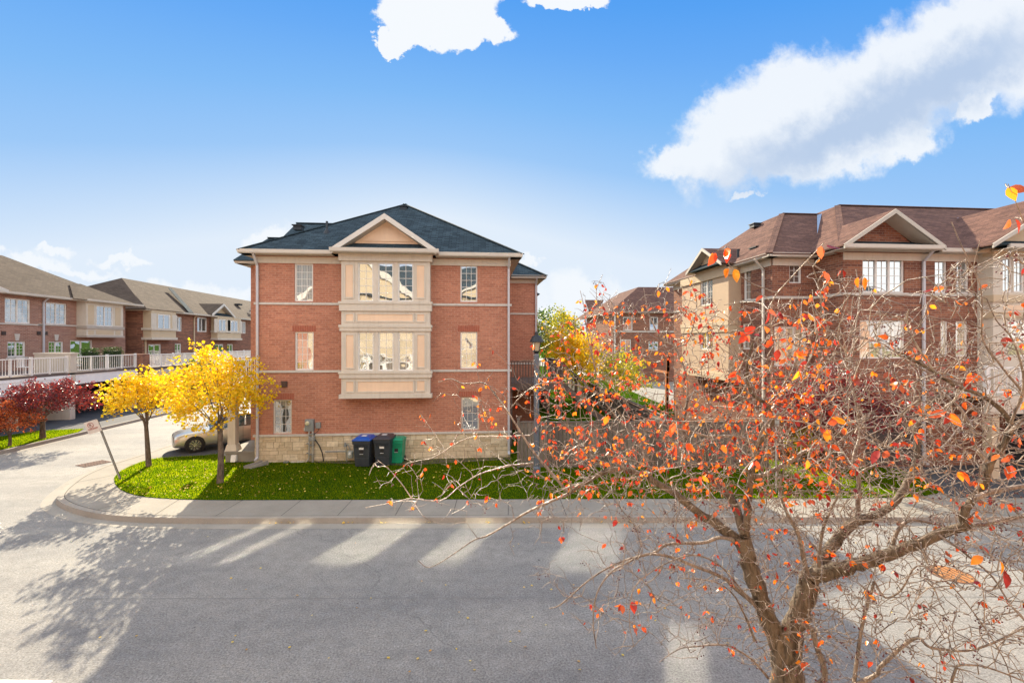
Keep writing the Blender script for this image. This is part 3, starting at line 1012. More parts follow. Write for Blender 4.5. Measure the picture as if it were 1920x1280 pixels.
# soldier course lintels: standing bricks
lb = MB()
for k in ('ul', 'ml', 'gl', 'ur', 'mr', 'gr'):
    a0, a1, z0, z1 = wins[k]
    n = int((a1 - a0 + .2) / .088)
    for i in range(n):
        x = a0 - .1 + (a1 - a0 + .2) * i / n
        lb.fbox(F1, x + .005, x + .08, -.01, .004, z1 + .01, z1 + .25)
buildsplit(lb, 'lintel', plain('lintel_brick', (.34, .105, .065), .9, .2, 14), H)
# stone base: irregular ledge stones
sb = MB(); sb.wall(F1, XL, XR, 0, ZL); sb.wall(west(XL), YF, 21.3, 0, ZL)
sb.build('base_mortar', mm['mortar'], H)
st = MB(); r5 = random.Random(5)


def ashlar(mbx, fr, a0, a1, z0, z1, r5):
    z = z0
    while z < z1 - .05:
        h = r5.choice((.12, .16, .22, .27))
        if z1 - z - h < .09: h = z1 - z
        a = a0
        while a < a1 - .02:
            wd = r5.uniform(.25, .62) if h < .2 else r5.uniform(.2, .5)
            if a1 - a - wd < .15: wd = a1 - a
            if h > .2 and r5.random() < .3:
                hh = h * r5.uniform(.4, .6)
                parts_ = ((z, z + hh), (z + hh, z + h))
            else: parts_ = ((z, z + h),)
            for q0, q1 in parts_:
                d = r5.uniform(.012, .028)
                mbx.hexa([fr(a + .007, d, q0 + .006), fr(a + wd - .007, d, q0 + .006), fr(a + wd - .007, -.01, q0 + .006), fr(a + .007, -.01, q0 + .006),
                          fr(a + .007, d + r5.uniform(-.008, .004), q1 - .006), fr(a + wd - .007, d, q1 - .006), fr(a + wd - .007, -.01, q1 - .006), fr(a + .007, -.01, q1 - .006)])
            a += wd
        z += h


ashlar(st, F1, XL, XR, .02, ZL - .02, r5)
ashlar(st, west(XL), YF + .03, 21.2, .02, ZL - .02, r5)
st.build('stone_base', mm['stone'], H)
bd = MB()
zb1, zb2 = PY(520, 569, YF).z, PY(600, 696, YF).z
bayL, bayR = PY(639, 600, YF).x + .03, PY(806, 600, YF).x - .03
for zz in (zb1, zb2):
    for a0, a1 in ((XL - .03, bayL), (bayR, XR + .06)):
        n = max(1, round((a1 - a0) / 1.05))
        for i in range(n):
            bd.fbox(F1, a0 + (a1 - a0) * i / n + .004, a0 + (a1 - a0) * (i + 1) / n - .004, -.02, .045, zz - .045, zz + .045)
    bd.fbox(front(YW), XR + .07, 3.54, -.02, .045, zz - .045, zz + .045)
n = 10
for i in range(n):
    a0 = XL - .05 + (XR - XL + .1) * i / n; a1 = XL - .05 + (XR - XL + .1) * (i + 1) / n
    bd.fbox(F1, a0 + .003, a1 - .003, -.03, .075, ZL - .01, ZL + .075)
bd.fbox(west(XL), YF + .05, 21.3, -.02, .07, ZL - .01, ZL + .075)
buildsplit(bd, 'stone_band', mm['band'], H)
fz = MB()
fz.fbox(F1, XL - .02, bayL, -.01, .05, 8.14, 8.40).fbox(F1, bayR, XR + .02, -.01, .05, 8.14, 8.40)
fz.fbox(front(YW), XR + .1, 3.52, -.01, .05, 8.2, 8.40)
buildsplit(fz, 'frieze', mm['stucco'], H)

# the bay
YB = 18.52
FB = front(YB)
bx0, bx1 = PY(640, 600, YB).x, PY(806, 600, YB).x
zbb = PY(720, 742, YB).z - .05
up = [rF(671, 492, 700, 565, YB), rF(708.5, 492, 737.5, 565, YB), rF(746, 492, 775, 565, YB)]
lo = [rF(671, 622, 700.5, 695, YB), rF(709, 622, 738, 695, YB), rF(746.5, 622, 775.5, 695, YB)]
bb = MB()
bb.wall(FB, bx0, bx1, zbb, 8.42, up + lo, rec=.09)
bb.poly((bx0, YB, zbb), (bx0, YF, zbb), (bx0, YF, 8.42), (bx0, YB, 8.42)); bb.poly((bx1, YB, zbb), (bx1, YF, zbb), (bx1, YF, 8.42), (bx1, YB, 8.42))
bb.poly((bx0, YB, zbb), (bx1, YB, zbb), (bx1, YF, zbb), (bx0, YF, zbb))
bay = bb.build('bay', mm['stucco'], H)
for i, r in enumerate(up): window(bay, FB, r, 'g_dark', cols=2, rows=5, rec=.09, fw=.05)
for i, r in enumerate(lo): window(bay, FB, r, ('g_mix', 'g_mix', 'g_mix')[i], cols=2, rows=5, rec=.09, fw=.05)
tr = MB()
for (y0, y1, d) in ((477, 490, .09), (565.5, 570, .10), (570, 583, .07), (609, 613.5, .09), (613.5, 620.5, .06), (696, 700, .10), (700, 708, .07), (738.5, 746, .08)):
    r = rF(640, y0, 806, y1, YB)
    tr.fbox(FB, bx0 - d, bx1 + d, -.3, d, r[2], r[3])
buildsplit(tr, 'bay_cornice', mm['stucco'], bay)
pn = MB()
for (x0, y0, x1, y1) in ((648, 497, 662, 557), (781.5, 498, 795.5, 558), (648.5, 589, 662.5, 601.5), (670.5, 589, 774, 601.5), (782, 589.5, 795.5, 602), (649, 628, 663, 689), (782.5, 628, 796, 687.5),
                         (649, 715.5, 663, 733.5), (671, 715, 774.5, 733), (782, 714, 796, 732)):
    r = rF(x0, y0, x1, y1, YB)
    pn.fbox(FB, r[0], r[1], -.02, .005, r[2], r[3])
buildsplit(pn, 'bay_panel', mm['panel'], bay)
fm = MB()      # raised edging round the panels
for (x0, y0, x1, y1) in ((648, 497, 662, 557), (781.5, 498, 795.5, 558), (648.5, 589, 662.5, 601.5), (670.5, 589, 774, 601.5), (782, 589.5, 795.5, 602), (649, 628, 663, 689), (782.5, 628, 796, 687.5),
                         (649, 715.5, 663, 733.5), (671, 715, 774.5, 733), (782, 714, 796, 732)):
    r = rF(x0, y0, x1, y1, YB); e = .05
    fm.fbox(FB, r[0] - e, r[0], -.01, .032, r[2] - e, r[3] + e).fbox(FB, r[1], r[1] + e, -.01, .032, r[2] - e, r[3] + e)
    fm.fbox(FB, r[0], r[1], -.01, .032, r[3], r[3] + e).fbox(FB, r[0], r[1], -.01, .032, r[2] - e, r[2])
buildsplit(fm, 'panel_edging', mm['stucco'], bay)

# roofs
EL, ER, EF = -9.15, 2.0, 18.5
AP = Vector((-3.57, 24.1, 12.14))
rf = MB()
roofslab(rf, (EL, EF, ZE), (ER, EF, ZE), tuple(AP))
roofslab(rf, (EL, EF, ZE), tuple(AP), (AP.x, 41, AP.z), (EL, 46.5, ZE))
roofslab(rf, (ER, EF, ZE), tuple(AP), (AP.x, 41, AP.z), (ER, 46.5, ZE))
roofslab(rf, (EL, 46.5, ZE), (ER, 46.5, ZE), (AP.x, 41, AP.z))
# wing on the right
roofslab(rf, (-2, YW - .5, ZE - .02), (3.95, YW - .5, ZE - .02), (-1.05, YW + 4.5, 11.75), (-3.5, YW + 4.5, 11.75))
roofslab(rf, (3.95, YW - .5, ZE - .02), (-1.05, YW + 4.5, 11.75), (3.95, YW + 9.5, ZE - .02))
roofslab(rf, (-1, 33.5, ZE - .03), (4.9, 33.5, ZE - .03), (-.1, 38.5, 11.7), (-3.5, 38.5, 11.7))
roofslab(rf, (4.9, 33.5, ZE - .03), (4.9, 46.5, ZE - .03), (-.1, 41.5, 11.7), (-.1, 38.5, 11.7))
# cross gables on the left
roofslab(rf, (-10.0, 21.9, 8.6), (-4.0, 21.9, 8.6), (-4.0, 26.7, 11.68), (-10.0, 26.7, 11.68))
roofslab(rf, (-10.0, 31.5, 8.6), (-4.0, 31.5, 8.6), (-4.0, 26.7, 11.68), (-10.0, 26.7, 11.68))
roofslab(rf, (-10.42, 20.75, ZE - .01), (-7.0, 20.75, ZE - .01), (-7.0, 22.9, 9.98), (-9.9, 22.9, 9.98))
roofslab(rf, (-10.42, 25.1, ZE - .01), (-10.42, 20.75, ZE - .01), (-9.9, 22.9, 9.98))
rf.build('roof', mm['roof_dark'], H)
gf = MB(); gf.poly((-9.97, 22.1, 8.6), (-9.97, 31.3, 8.6), (-9.97, 26.7, 11.6)); gf.build('gable_face', mm['cream'], H)
rc = MB()      # ridge caps
for a, b in (((EL, EF, ZE), AP), ((ER, EF, ZE), AP), (AP, (AP.x, 41, AP.z)), ((3.95, YW - .5, ZE), (-1.05, YW + 4.5, 11.76)), ((-10, 26.7, 11.69), (-4, 26.7, 11.69)), ((-9.9, 22.9, 9.99), (-7, 22.9, 9.99))):
    rc.bar(Vector(a) + Vector((0, 0, .01)), Vector(b) + Vector((0, 0, .01)), .22, .035)
buildsplit(rc, 'ridge_cap', mm['roof_dark'], H)
gutter(H, F1, EL + .0, PY(622, 470, 18.5).x, .55, ZE + .03, mat='gutter')
gutter(H, F1, PY(818, 470, 18.5).x - .05, ER, .55, ZE + .03)
gutter(H, west(XL), EF, 21, XL - EL + .02, ZE + .03)
gutter(H, east(XR), EF, YW - .5, ER - XR, ZE + .03)
gutter(H, front(YW), 2.02, 3.95, .5, ZE + .01)
gutter(H, east(3.5), YW - .4, 33.4, .45, ZE + .01)
gutter(H, front(21.3), -10.42, EL - .02, .52, ZE + .01)
gutter(H, west(-9.95), 20.9, 46, .47, ZE + .01)
# front gable over the bay
ga0, ga1 = PY(622, 470, 18.1).x, PY(818, 470, 18.1).x
gz0, gz1 = ZE + .06, PY(720, 400, 18.05).z
FG = front(18.5)
gable(H, FG, ga0, ga1, gz0, gz1, .42, -.05, 'panel', 3.2, 'roof_dark', rake=.17, inset='panel')
gutter(H, FG, ga0 - .08, ga1 + .1, .5, ZE + .06, wall_d=-.02)
ed = MB()      # darker edging board of the gable panel
am = (ga0 + ga1) / 2; hw = (ga1 - ga0) / 2 * .62; hh = (gz1 - gz0) * .62 * .92
downspout(H, F1, PY(484, 600, YF).x, ZE - .08, .32, elbow=.45)
downspout(H, F1, PY(953.5, 600, YF).x, ZE - .08, .35, elbow=.45)
downspout(H, front(YW), 3.42, ZE - .1, .3)
# roof furniture
p = PY(560, 448, 20.6); roofvent(H, (p.x, 20.6, 8.57 + .637 * 2.1 + .04), .34)
p = PY(757, 389, 23.4); roofvent(H, (p.x, 23.45, 8.57 + .637 * 4.9 + .03), .32)
p = PY(602, 423, 25.5); roofvent(H, (p.x, 25.4, 10.90), .28)
pv = MB(); p = PY(613, 452, 20.3); zz = 8.57 + .637 * 1.8
pv.tube([(p.x, 20.3, zz - .1), (p.x, 20.3, zz + .48)], .05, 10); pv.lathe((p.x, 20.3, zz), [(.16, -.08), (.09, .10), (.055, .14)], 10)
pv.build('vent_pipe', mm['dmetal'], H)
# dryer vent
vb = MB(); r = rF(528.5, 715, 539, 725, YF); vb.fbox(F1, r[0], r[1], 0, .06, r[2], r[3]); vb.fbox(F1, r[0] - .015, r[1] + .015, .05, .075, r[3] - .03, r[3] + .02)
for i in range(3): vb.fbox(F1, r[0] + .01, r[1] - .01, .06, .072, r[2] + .02 + i * .06, r[2] + .045 + i * .06)
buildsplit(vb, 'wall_vent', plain('brown_vent', (.10, .06, .05), .6), H)
# side porch
pb = MB()
pb.box(-9.9, 19.12, 0, XL - .02, 21.2, .52); pb.box(-9.94, 19.08, .52, XL - .01, 21.25, .60)
pb.build('porch_slab', mm['conc'], H)
pc = MB()
for (x, y, w_) in ((-9.72, 19.35, .15), (-8.95, 21.0, .14)):
    pc.box(x - w_, y - w_, .85, x + w_, y + w_, 2.75)
    pc.hexa([(x - w_ - .08, y - w_ - .08, .602), (x + w_ + .08, y - w_ - .08, .602), (x + w_ + .08, y + w_ + .08, .602), (x - w_ - .08, y + w_ + .08, .602),
             (x - w_ - .02, y - w_ - .02, .85), (x + w_ + .02, y - w_ - .02, .85), (x + w_ + .02, y + w_ + .02, .85), (x - w_ - .02, y + w_ + .02, .85)])
    pc.box(x - w_ - .05, y - w_ - .05, 2.6, x + w_ + .05, y + w_ + .05, 2.752)
buildsplit(pc, 'porch_column', mm['stucco'], H, bevel=.01)
pr = MB(); pr.box(-9.95, 19.1, 2.755, XL - .03, 24, 3.25); pr.box(-10.0, 19.05, 3.25, XL - .02, 24.05, 3.35)
pr.build('porch_beam', mm['white'], H)
ra = railing(H, front(19.2), -9.9, XL - .06, 0, 3.36, .95, post=1.1)
railing(H, west(-9.88), 19.3, 23.9, 0, 3.36, .95, post=1.3)
pl = MB(); pl.box(-9.3, 21.32, .62, -8.9, 21.35, 2.6)
pl.build('porch_door', mm['white'], H)
lt = MB(); p = G(445, 858, .3); lt.box(p.x - .11, 19.0, .22, p.x + .08, 19.1, .47); lt.poly((p.x - .11, 18.93, .22), (p.x + .08, 18.93, .22), (p.x + .08, 19.0, .47), (p.x - .11, 19.0, .47))
lt.build('porch_vent_hood', mm['white'], H)


# ------------------------------------------------------------------ terrace rows on the left
def slopewall(*a): pass


L1 = thing('townhouse_row', 'brown brick townhouse row with raised white terrace railing at the left edge', 'house', (-30, 32, 0), group='townhouse rows')
XW = -30.0
E1 = east(XW)
ZE1 = 8.15
u1 = [rS(9, 560, 57, 606, XW), rS(86, 568, 125, 608, XW)]
l1 = [rS(14, 640, 48, 669, XW), rS(91, 640, 119, 668, XW)]
Y1a, Y1b = 12.0, 42.0
more = [(14.5, 17.0, 6.2, 7.7), (20.2, 22.6, 6.2, 7.7), (14.6, 16.8, 3.6, 5.0), (20.4, 22.4, 3.6, 5.0)]
garage = [(13, 15.6, .2, 2.3), (17, 19.6, .2, 2.3), (21.0, 23.6, .2, 2.3), (25.3, 27.9, .2, 2.3), (31.5, 34.5, .2, 2.3), (37, 40, .2, 2.3)]
pd1 = [(36.6, 38.6, 3.12, 5.1)]
wb = MB(); wb.wall(E1, Y1a, Y1b, .1, ZE1 - .1, u1 + l1 + more + garage + pd1); wb.wall(north(Y1b), XW - 10, XW, .1, ZE1 - .1); wb.wall(front(Y1a), XW - 10, XW, .1, ZE1 - .1)
wb.build('brick_wall', mm['brick3'], L1)
window(L1, E1, u1[0], 'g_mix', sash=2, cols=2, rows=5, fw=.08); window(L1, E1, u1[1], 'g_mix', sash=2, cols=2, rows=5, fw=.08)
for r in l1 + more: window(L1, E1, r, 'g_dark', sash=2, cols=2, rows=4, fw=.08)
window(L1, E1, pd1[0], 'g_dark', sash=2, muntin=False, fw=.09)
for r in garage:
    b = MB(); b.fbox(E1, r[0], r[1], -.1, -.06, r[2], r[3])
    for i in range(1, 5): b.fbox(E1, r[0], r[1], -.06, -.05, r[2] + (r[3] - r[2]) * i / 4.2 - .01, r[2] + (r[3] - r[2]) * i / 4.2 + .01)
    b.build('garage_door', mm['taupe'], L1)
bd = MB(); z_ = PX(60, 607.5, XW).z
for r in (u1[0], u1[1], more[0], more[1]): bd.fbox(E1, r[0] - .6, r[1] + 1.0, -.01, .06, r[2] - .1, r[2] - .01)
for r in l1: 
    c = (r[0] + r[1]) / 2
    bd.hexa([E1(c - .1, 0, r[3] + .06), E1(c + .1, 0, r[3] + .06), E1(c + .1, .05, r[3] + .06), E1(c - .1, .05, r[3] + .06), E1(c - .17, 0, r[3] + .5), E1(c + .17, 0, r[3] + .5), E1(c + .17, .05, r[3] + .5), E1(c - .17, .05, r[3] + .5)])
    bd.fbox(E1, r[0] - .1, r[1] + .1, -.01, .05, r[2] - .09, r[2] - .01)
buildsplit(bd, 'stone_band', mm['band'], L1)
# bay
XB = -29.3
EB = east(XB)
yb0, yb1 = PX(162, 600, XB).y, PX(231, 600, XB).y
yb1 = min(yb1, 41.9)
zb0 = PX(190, 632, XB).z
bw_ = rS(181, 574, 212, 611.5, XB)
b = MB(); b.wall(EB, yb0, yb1, zb0, ZE1 - .05, [bw_], rec=.08)
for y in (yb0, yb1): b.poly((XB, y, zb0), (XW, y, zb0), (XW, y, ZE1 - .05), (XB, y, ZE1 - .05))
b.poly((XB, yb0, zb0), (XB, yb1, zb0), (XW, yb1, zb0), (XW, yb0, zb0))
bay1 = b.build('bay', mm['stucco'], L1)
window(bay1, EB, bw_, 'g_dark', sash=2, cols=2, rows=4, fw=.07, rec=.08)
b = MB()
for px0, py0, px1, py1 in ((165, 572, 176, 608), (216, 577, 226, 610), (165.5, 619, 176, 626.5), (180, 619.5, 213, 627), (216.5, 620, 226, 627.5)):
    r = rS(px0, py0, px1, py1, XB); b.fbox(EB, r[0], r[1], -.01, .02, r[2], r[3])
buildsplit(b, 'bay_panel', mm['cream'], bay1)
b = MB(); r = rS(165, 612, 230, 617, XB); b.fbox(EB, yb0 - .05, yb1 + .05, -.7, .07, r[2], r[3]); b.fbox(EB, yb0 - .05, yb1 + .05, -.7, .07, zb0 - .02, zb0 + .12)
buildsplit(b, 'bay_cornice', mm['taupe'], bay1)
# roof: hip end towards the camera's far side
b = MB()
roofslab(b, (XW + .55, Y1b + .5, ZE1), (XW - 5, Y1b - 5.0, 11.4), (XW - 5, Y1a + 5, 11.4), (XW + .55, Y1a - .5, ZE1))
roofslab(b, (XW + .55, Y1b + .5, ZE1), (XW - 5, Y1b - 5.0, 11.4), (XW - 10.5, Y1b + .5, ZE1))
roofslab(b, (XW + .55, Y1a - .5, ZE1), (XW - 5, Y1a + 5.0, 11.4), (XW - 10.5, Y1a - .5, ZE1))
roofslab(b, (XW - 10.5, Y1b + .5, ZE1), (XW - 5, Y1b - 5.0, 11.4), (XW - 5, Y1a + 5, 11.4), (XW - 10.5, Y1a - .5, ZE1))
b.build('roof', mm['roof_tan'], L1)
b = MB()       # small cross roof above the bay: end face dark, front face sloping
pa, pb_ = PX(130.5, 532, XW - 1.6), PX(151, 532, XW - 1.6)
roofslab(b, (XW + .75, PX(138, 559, XW + .75).y, ZE1 + .02), (XW + .75, PX(160, 560, XW + .75).y, ZE1 + .02), tuple(pb_), tuple(pa))
roofslab(b, (XW + .75, PX(160, 560, XW + .75).y, ZE1 + .02), (XW + .75, Y1b + .55, ZE1 + .02), tuple(pb_))
b.build('cross_roof', mm['roof_tan'], L1)
gutter(L1, E1, Y1a - .5, Y1b + .5, .62, ZE1 + .05)
gutter(L1, EB, yb0 - .3, Y1b + .6, .45, ZE1 + .06)
gutter(L1, north(Y1b), XW - 10.4, XW + .6, .5, ZE1 + .05)
# gable at the very left edge of the frame
gable(L1, E1, 20.0, PX(16, 545, XW + .6).y, ZE1 + .1, ZE1 + 1.9, .6, .0, 'cream', 3, 'roof_tan', rake=.2)
downspout(L1, E1, PX(80, 600, XW).y, ZE1 - .05, 3.2, wd=.12)
b = MB()
for px in (6, 72, 85):
    q = PX(px, 624.5, XW); b.fbox(E1, q.y - .13, q.y + .13, 0, .05, q.z - .12, q.z + .12)
buildsplit(b, 'wall_vent', plain('dark_vent', (.05, .035, .03), .6), L1)
# terrace deck
ZD = 3.05
XD = -25.0
ED = east(XD)
y0, y1, y2 = 12.0, PX(130, 690, XD).y, PX(259, 690, XD).y
b = MB(); b.box(XW + .02, y0, ZD - .12, XD, y2, ZD)
b.build('terrace_deck', mm['deckf'], L1)
b = MB()
b.fbox(ED, y0, y1 + .1, -.25, .012, ZD - 1.0, ZD - .13); b.fbox(ED, y1 + .5, y2, -.25, -.05, ZD - .75, ZD - .13)
y = y0
while y < y1 - 2:
    for (e0, e1, f0, f1) in ((0.2, 2.4, ZD - .9, ZD - .86), (0.2, 2.4, ZD - .30, ZD - .26), (.2, .24, ZD - .9, ZD - .26), (2.36, 2.4, ZD - .9, ZD - .26)):
        b.fbox(ED, y + e0, y + e1, 0, .03, f0, f1)
    y += 2.6
b.build('terrace_fascia', plain('fascia_white', (.86, .87, .88), .6, .04, 2), L1)
railing(L1, ED, y0, y1 - .05, -.1, ZD, 1.0, post=1.15)
railing(L1, ED, y1 + .55, y2, -.2, ZD, 1.0, post=1.25)
b = MB(); b.fbox(ED, y1 + .02, y1 + .42, -4.9, .0, .14, ZD - .01); b.fbox(ED, y1 + .0, y1 + .45, -2.0, .06, ZD, ZD + 1.15)
b.fbox(ED, y1 - .03, y1 + .5, -2.05, .12, ZD + 1.15, ZD + 1.25)
b.build('pier_wall', mm['stucco'], L1)
b = MB()
for y in (y0 + 1, y0 + 6.4, PX(28, 780, XD).y, y2 - .35):
    b.fbox(ED, y - .22, y + .22, -.45, -.01, .14, 1.0)
buildsplit(b, 'pillar_base', mm['stone'], L1)
b = MB()
for y in (y0 + 1, y0 + 6.4, PX(28, 780, XD).y, y2 - .35): b.fbox(ED, y - .15, y + .15, -.38, -.08, 1.0, 2.3)
buildsplit(b, 'pillar', mm['white'], L1)

L2 = thing('townhouse_row', 'brown brick townhouse row with two cream bays, beyond the yellow trees', 'house', (-29.5, 58, 0), group='townhouse rows')
XV = -29.5
E2 = east(XV)
Y2a, Y2b = 43.3, 84.0
ZE2 = PX(268, 579, XV + .6).z
w2 = [rS(330, 594, 341, 621, XV), rS(370, 595, 388, 622, XV), rS(455, 603, 461, 625, XV)]
d2 = [rS(278, 645, 302, 688, XV)]; a2 = [rS(328, 644, 340, 663, XV)]
w3 = [rS(403, 645, 419, 664, XV), rS(426, 645, 437, 664, XV)]
wb = MB(); wb.wall(E2, Y2a, Y2b, .1, ZE2, w2 + d2 + a2 + w3); wb.wall(front(Y2a), XV - 11, XV, .1, ZE2)
wb.build('brick_wall', mm['brick2'], L2)
for r in w2: window(L2, E2, r, 'g_dark', sash=2, muntin=False, fw=.1)
window(L2, E2, d2[0], 'g_dark', sash=2, muntin=False, fw=.12)
window(L2, E2, a2[0], 'g_dark', sash=2, cols=1, rows=3, fw=.1)
for r in w3: window(L2, E2, r, 'g_dark', sash=2, muntin=False, fw=.1)
XB2 = XV + .7
for (x0, x1, yb_, wl_) in ((284, 330, 636.5, [(296, 589, 320, 620)]), (408, 452, 637, [(410, 598.5, 425, 624), (433, 601, 447, 625)])):
    EB2 = east(XB2); a, c_ = PX(x0, 600, XB2).y, PX(x1, 600, XB2).y
    z0 = PX((x0 + x1) / 2, yb_, XB2).z
    rs = [rS(*q, XB2) for q in wl_]
    b = MB(); b.wall(EB2, a, c_, z0, ZE2 + .02, rs, rec=.08)
    for y in (a, c_): b.poly((XB2, y, z0), (XV, y, z0), (XV, y, ZE2), (XB2, y, ZE2))
    b.poly((XB2, a, z0), (XB2, c_, z0), (XV, c_, z0), (XV, a, z0))
    by = b.build('bay', mm['cream'], L2)
    for r in rs: window(by, EB2, r, 'g_dark', sash=2, muntin=False, fw=.12, rec=.08)
    b = MB(); b.fbox(EB2, a - .1, c_ + .1, -.8, .1, z0 - .02, z0 + .2); b.fbox(EB2, a - .1, c_ + .1, -.8, .1, z0 + .85, z0 + 1.05)
    for r in rs: b.fbox(EB2, r[0] - .9, r[0] - .2, 0, .03, r[2], r[3]); b.fbox(EB2, r[1] + .2, r[1] + .9, 0, .03, r[2], r[3])
    buildsplit(b, 'bay_cornice', mm['stucco'], by)
b = MB()
AX = PX(228, 521, -35.0)
zr = AX.z
roofslab(b, (XV + .6, Y2a - .5, ZE2), (-35, AX.y, zr), (-35, Y2b - 5, zr), (XV + .6, Y2b, ZE2))
roofslab(b, (XV + .6, Y2a - .5, ZE2), (-35, AX.y, zr), (XV - 11.5, Y2a - .5, ZE2))
roofslab(b, (XV - 11.5, Y2a - .5, ZE2), (-35, AX.y, zr), (-35, Y2b - 5, zr), (XV - 11.5, Y2b, ZE2))
# break in the slope and the lower hip of the near unit
p0, p1 = PX(252, 551, XV - 2.2), PX(267, 552, XV - 2.2)
roofslab(b, (XV + .75, Y2a - .55, ZE2 + .05), (XV + .75, PX(345, 585, XV + .75).y, ZE2 + .05), (XV - 2.2, p1.y, p1.z))
roofslab(b, (XV + .75, Y2a - .55, ZE2 + .05), (XV - 2.2, p1.y, p1.z), (XV - 2.2, p0.y, p0.z), (XV - 5, Y2a - .55, ZE2 + .05))
b.build('roof', mm['roof_tan'], L2)
b = MB(); q0, q1 = PX(315, 539, XV - 4.0), PX(322, 540, XV - 4.0)
e0, e1 = PX(354, 585, XV + .7), PX(363, 586, XV + .7)
roofslab(b, tuple(e0), tuple(e1), tuple(q1), tuple(q0))
b.build('roof_step', mm['roof_dark'], L2)
gutter(L2, E2, Y2a - .5, Y2b, .68, ZE2 + .06); gutter(L2, front(Y2a), XV - 11, XV + .6, .5, ZE2 + .05)
ga, gb_ = PX(398, 590, XV + .8).y, PX(441, 592, XV + .8).y
gable(L2, E2, ga, gb_, ZE2 + .15, PX(424, 570, XV + .8).z, .8, .2, 'cream', 3.2, 'roof_tan', rake=.22)
downspout(L2, E2, PX(363, 600, XV).y, ZE2, 4.0, wd=.14, mat='cream'); downspout(L2, E2, PX(259, 600, XV).y if PX(259, 600, XV).y > Y2a else Y2a + .3, ZE2, 1, wd=.16, mat='cream')
roofvent(L2, (-32.4, PX(447, 568, -32.4).y, PX(447, 571, -32.4).z), .7)
y3, y4 = y2 + .9, 62
b = MB(); b.box(XV + .02, y3, ZD - .25, -24.8, y4, ZD - .05); b.build('terrace_deck', mm['deckf'], L2)
b = MB(); b.fbox(east(-24.8), y3, y4, -.2, .01, ZD - .85, ZD - .26); b.build('terrace_fascia', mm['stucco'], L2)
railing(L2, east(-24.8), y3, y4, -.1, ZD - .05, 1.0, post=1.5, bw=.04, balus=.15)
b = MB(); b.fbox(east(-24.8), y2 + .1, y3 - .05, -2.5, .04, .14, ZD + 1.0)
for y in (y3 + 4, y3 + 9, y3 + 15): b.fbox(east(-24.8), y - .3, y + .3, -.7, -.1, .14, ZD - .85)
buildsplit(b, 'terrace_pier', mm['brick2'], L2)
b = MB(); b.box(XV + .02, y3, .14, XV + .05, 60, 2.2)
b.build('garage_shade_sheet', mm['void'], L2)  # black sheet, painted as the deep shade under the terrace

# planting and chair on the terraces
def hedge(name, x0, y0, z0, x1, y1, z1, label, seed, mat, n=2600, cat='hedge', group=None):
    t = thing(name, label, cat, ((x0 + x1) / 2, (y0 + y1) / 2, z0), group)
    r = np.random.default_rng(seed)
    ctr = np.stack([r.uniform(x0, x1, n), r.uniform(y0, y1, n), r.uniform(z0 + .02, z1, n)], 1)
    leafquads('foliage', ctr, .075, r, mat, t)
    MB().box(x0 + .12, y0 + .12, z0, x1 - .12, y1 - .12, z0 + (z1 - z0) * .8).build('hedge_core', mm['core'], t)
    return t


def leafquads(name, ctr, size, r, mat, parent, jit=.35, hang=0.0, aspect=.62):
    """small folded leaves (4 corners) at the given centres"""
    n = len(ctr)
    u = r.normal(size=(n, 3)); u /= np.linalg.norm(u, axis=1, keepdims=True)
    if hang: u[:, 2] = u[:, 2] * (1 - hang) - hang * 1.4; u /= np.linalg.norm(u, axis=1, keepdims=True)
    v = r.normal(size=(n, 3)); v -= u * (u * v).sum(1, keepdims=True); v /= np.linalg.norm(v, axis=1, keepdims=True)
    w_ = np.cross(u, v)
    s = size * r.uniform(1 - jit, 1 + jit, (n, 1))
    P = np.empty((n, 5, 3))
    P[:, 0] = ctr - u * s * .5
    P[:, 1] = ctr + v * s * aspect * .5 + w_ * s * .1 - u * s * .08
    P[:, 2] = ctr + u * s * .5
    P[:, 3] = ctr - v * s * aspect * .5 + w_ * s * .1 - u * s * .08
    P = P[:, :4]
    i = np.arange(n)[:, None] * 4
    F = np.concatenate([i + [0, 1, 2], i + [0, 2, 3]], 0).reshape(-1, 3)
    return npmesh(name, P.reshape(-1, 3), F, mat, parent)


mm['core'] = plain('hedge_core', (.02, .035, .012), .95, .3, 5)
mm['hedge'] = leafmat('hedge_leaves', [(.02, .05, .012), (.04, .09, .02), (.07, .12, .03)], trans=.25)
hy0, hy1, hy2 = PX(156, 655, -26.3).y, PX(192, 655, -26.3).y, PX(228, 655, -26.3).y
hedge('hedge', -26.6, hy0, ZD, -26.1, hy1 - .3, 4.55, 'dark green clipped hedge behind the white railing, nearer of two', 21, mm['hedge'], group='terrace hedges')
hedge('hedge', -26.6, hy1 + .2, ZD, -26.1, hy2, 4.6, 'dark green clipped hedge behind the white railing, farther of two', 22, mm['hedge'], group='terrace hedges')
c0 = PX(47, 684, -26.5)
ch = thing('patio_chair', 'small white metal patio chair behind the left terrace railing', 'chair', (c0.x, c0.y, ZD))
b = MB(); b.box(c0.x - .25, c0.y - .25, ZD + .42, c0.x + .25, c0.y + .25, ZD + .46); b.build('seat', mm['vinyl'], ch)
b = MB()
for i in range(5): b.box(c0.x - .26, c0.y - .22 + i * .1, ZD + .46, c0.x - .23, c0.y - .18 + i * .1, ZD + .92)
b.box(c0.x - .27, c0.y - .25, ZD + .9, c0.x - .22, c0.y + .25, ZD + .97); b.build('backrest', mm['vinyl'], ch)
for sx in (-1, 1):
    for sy in (-1, 1): MB().tube([(c0.x + sx * .22, c0.y + sy * .22, ZD + .002), (c0.x + sx * .21, c0.y + sy * .21, ZD + .42)], .015, 6).build('leg', mm['vinyl'], ch)

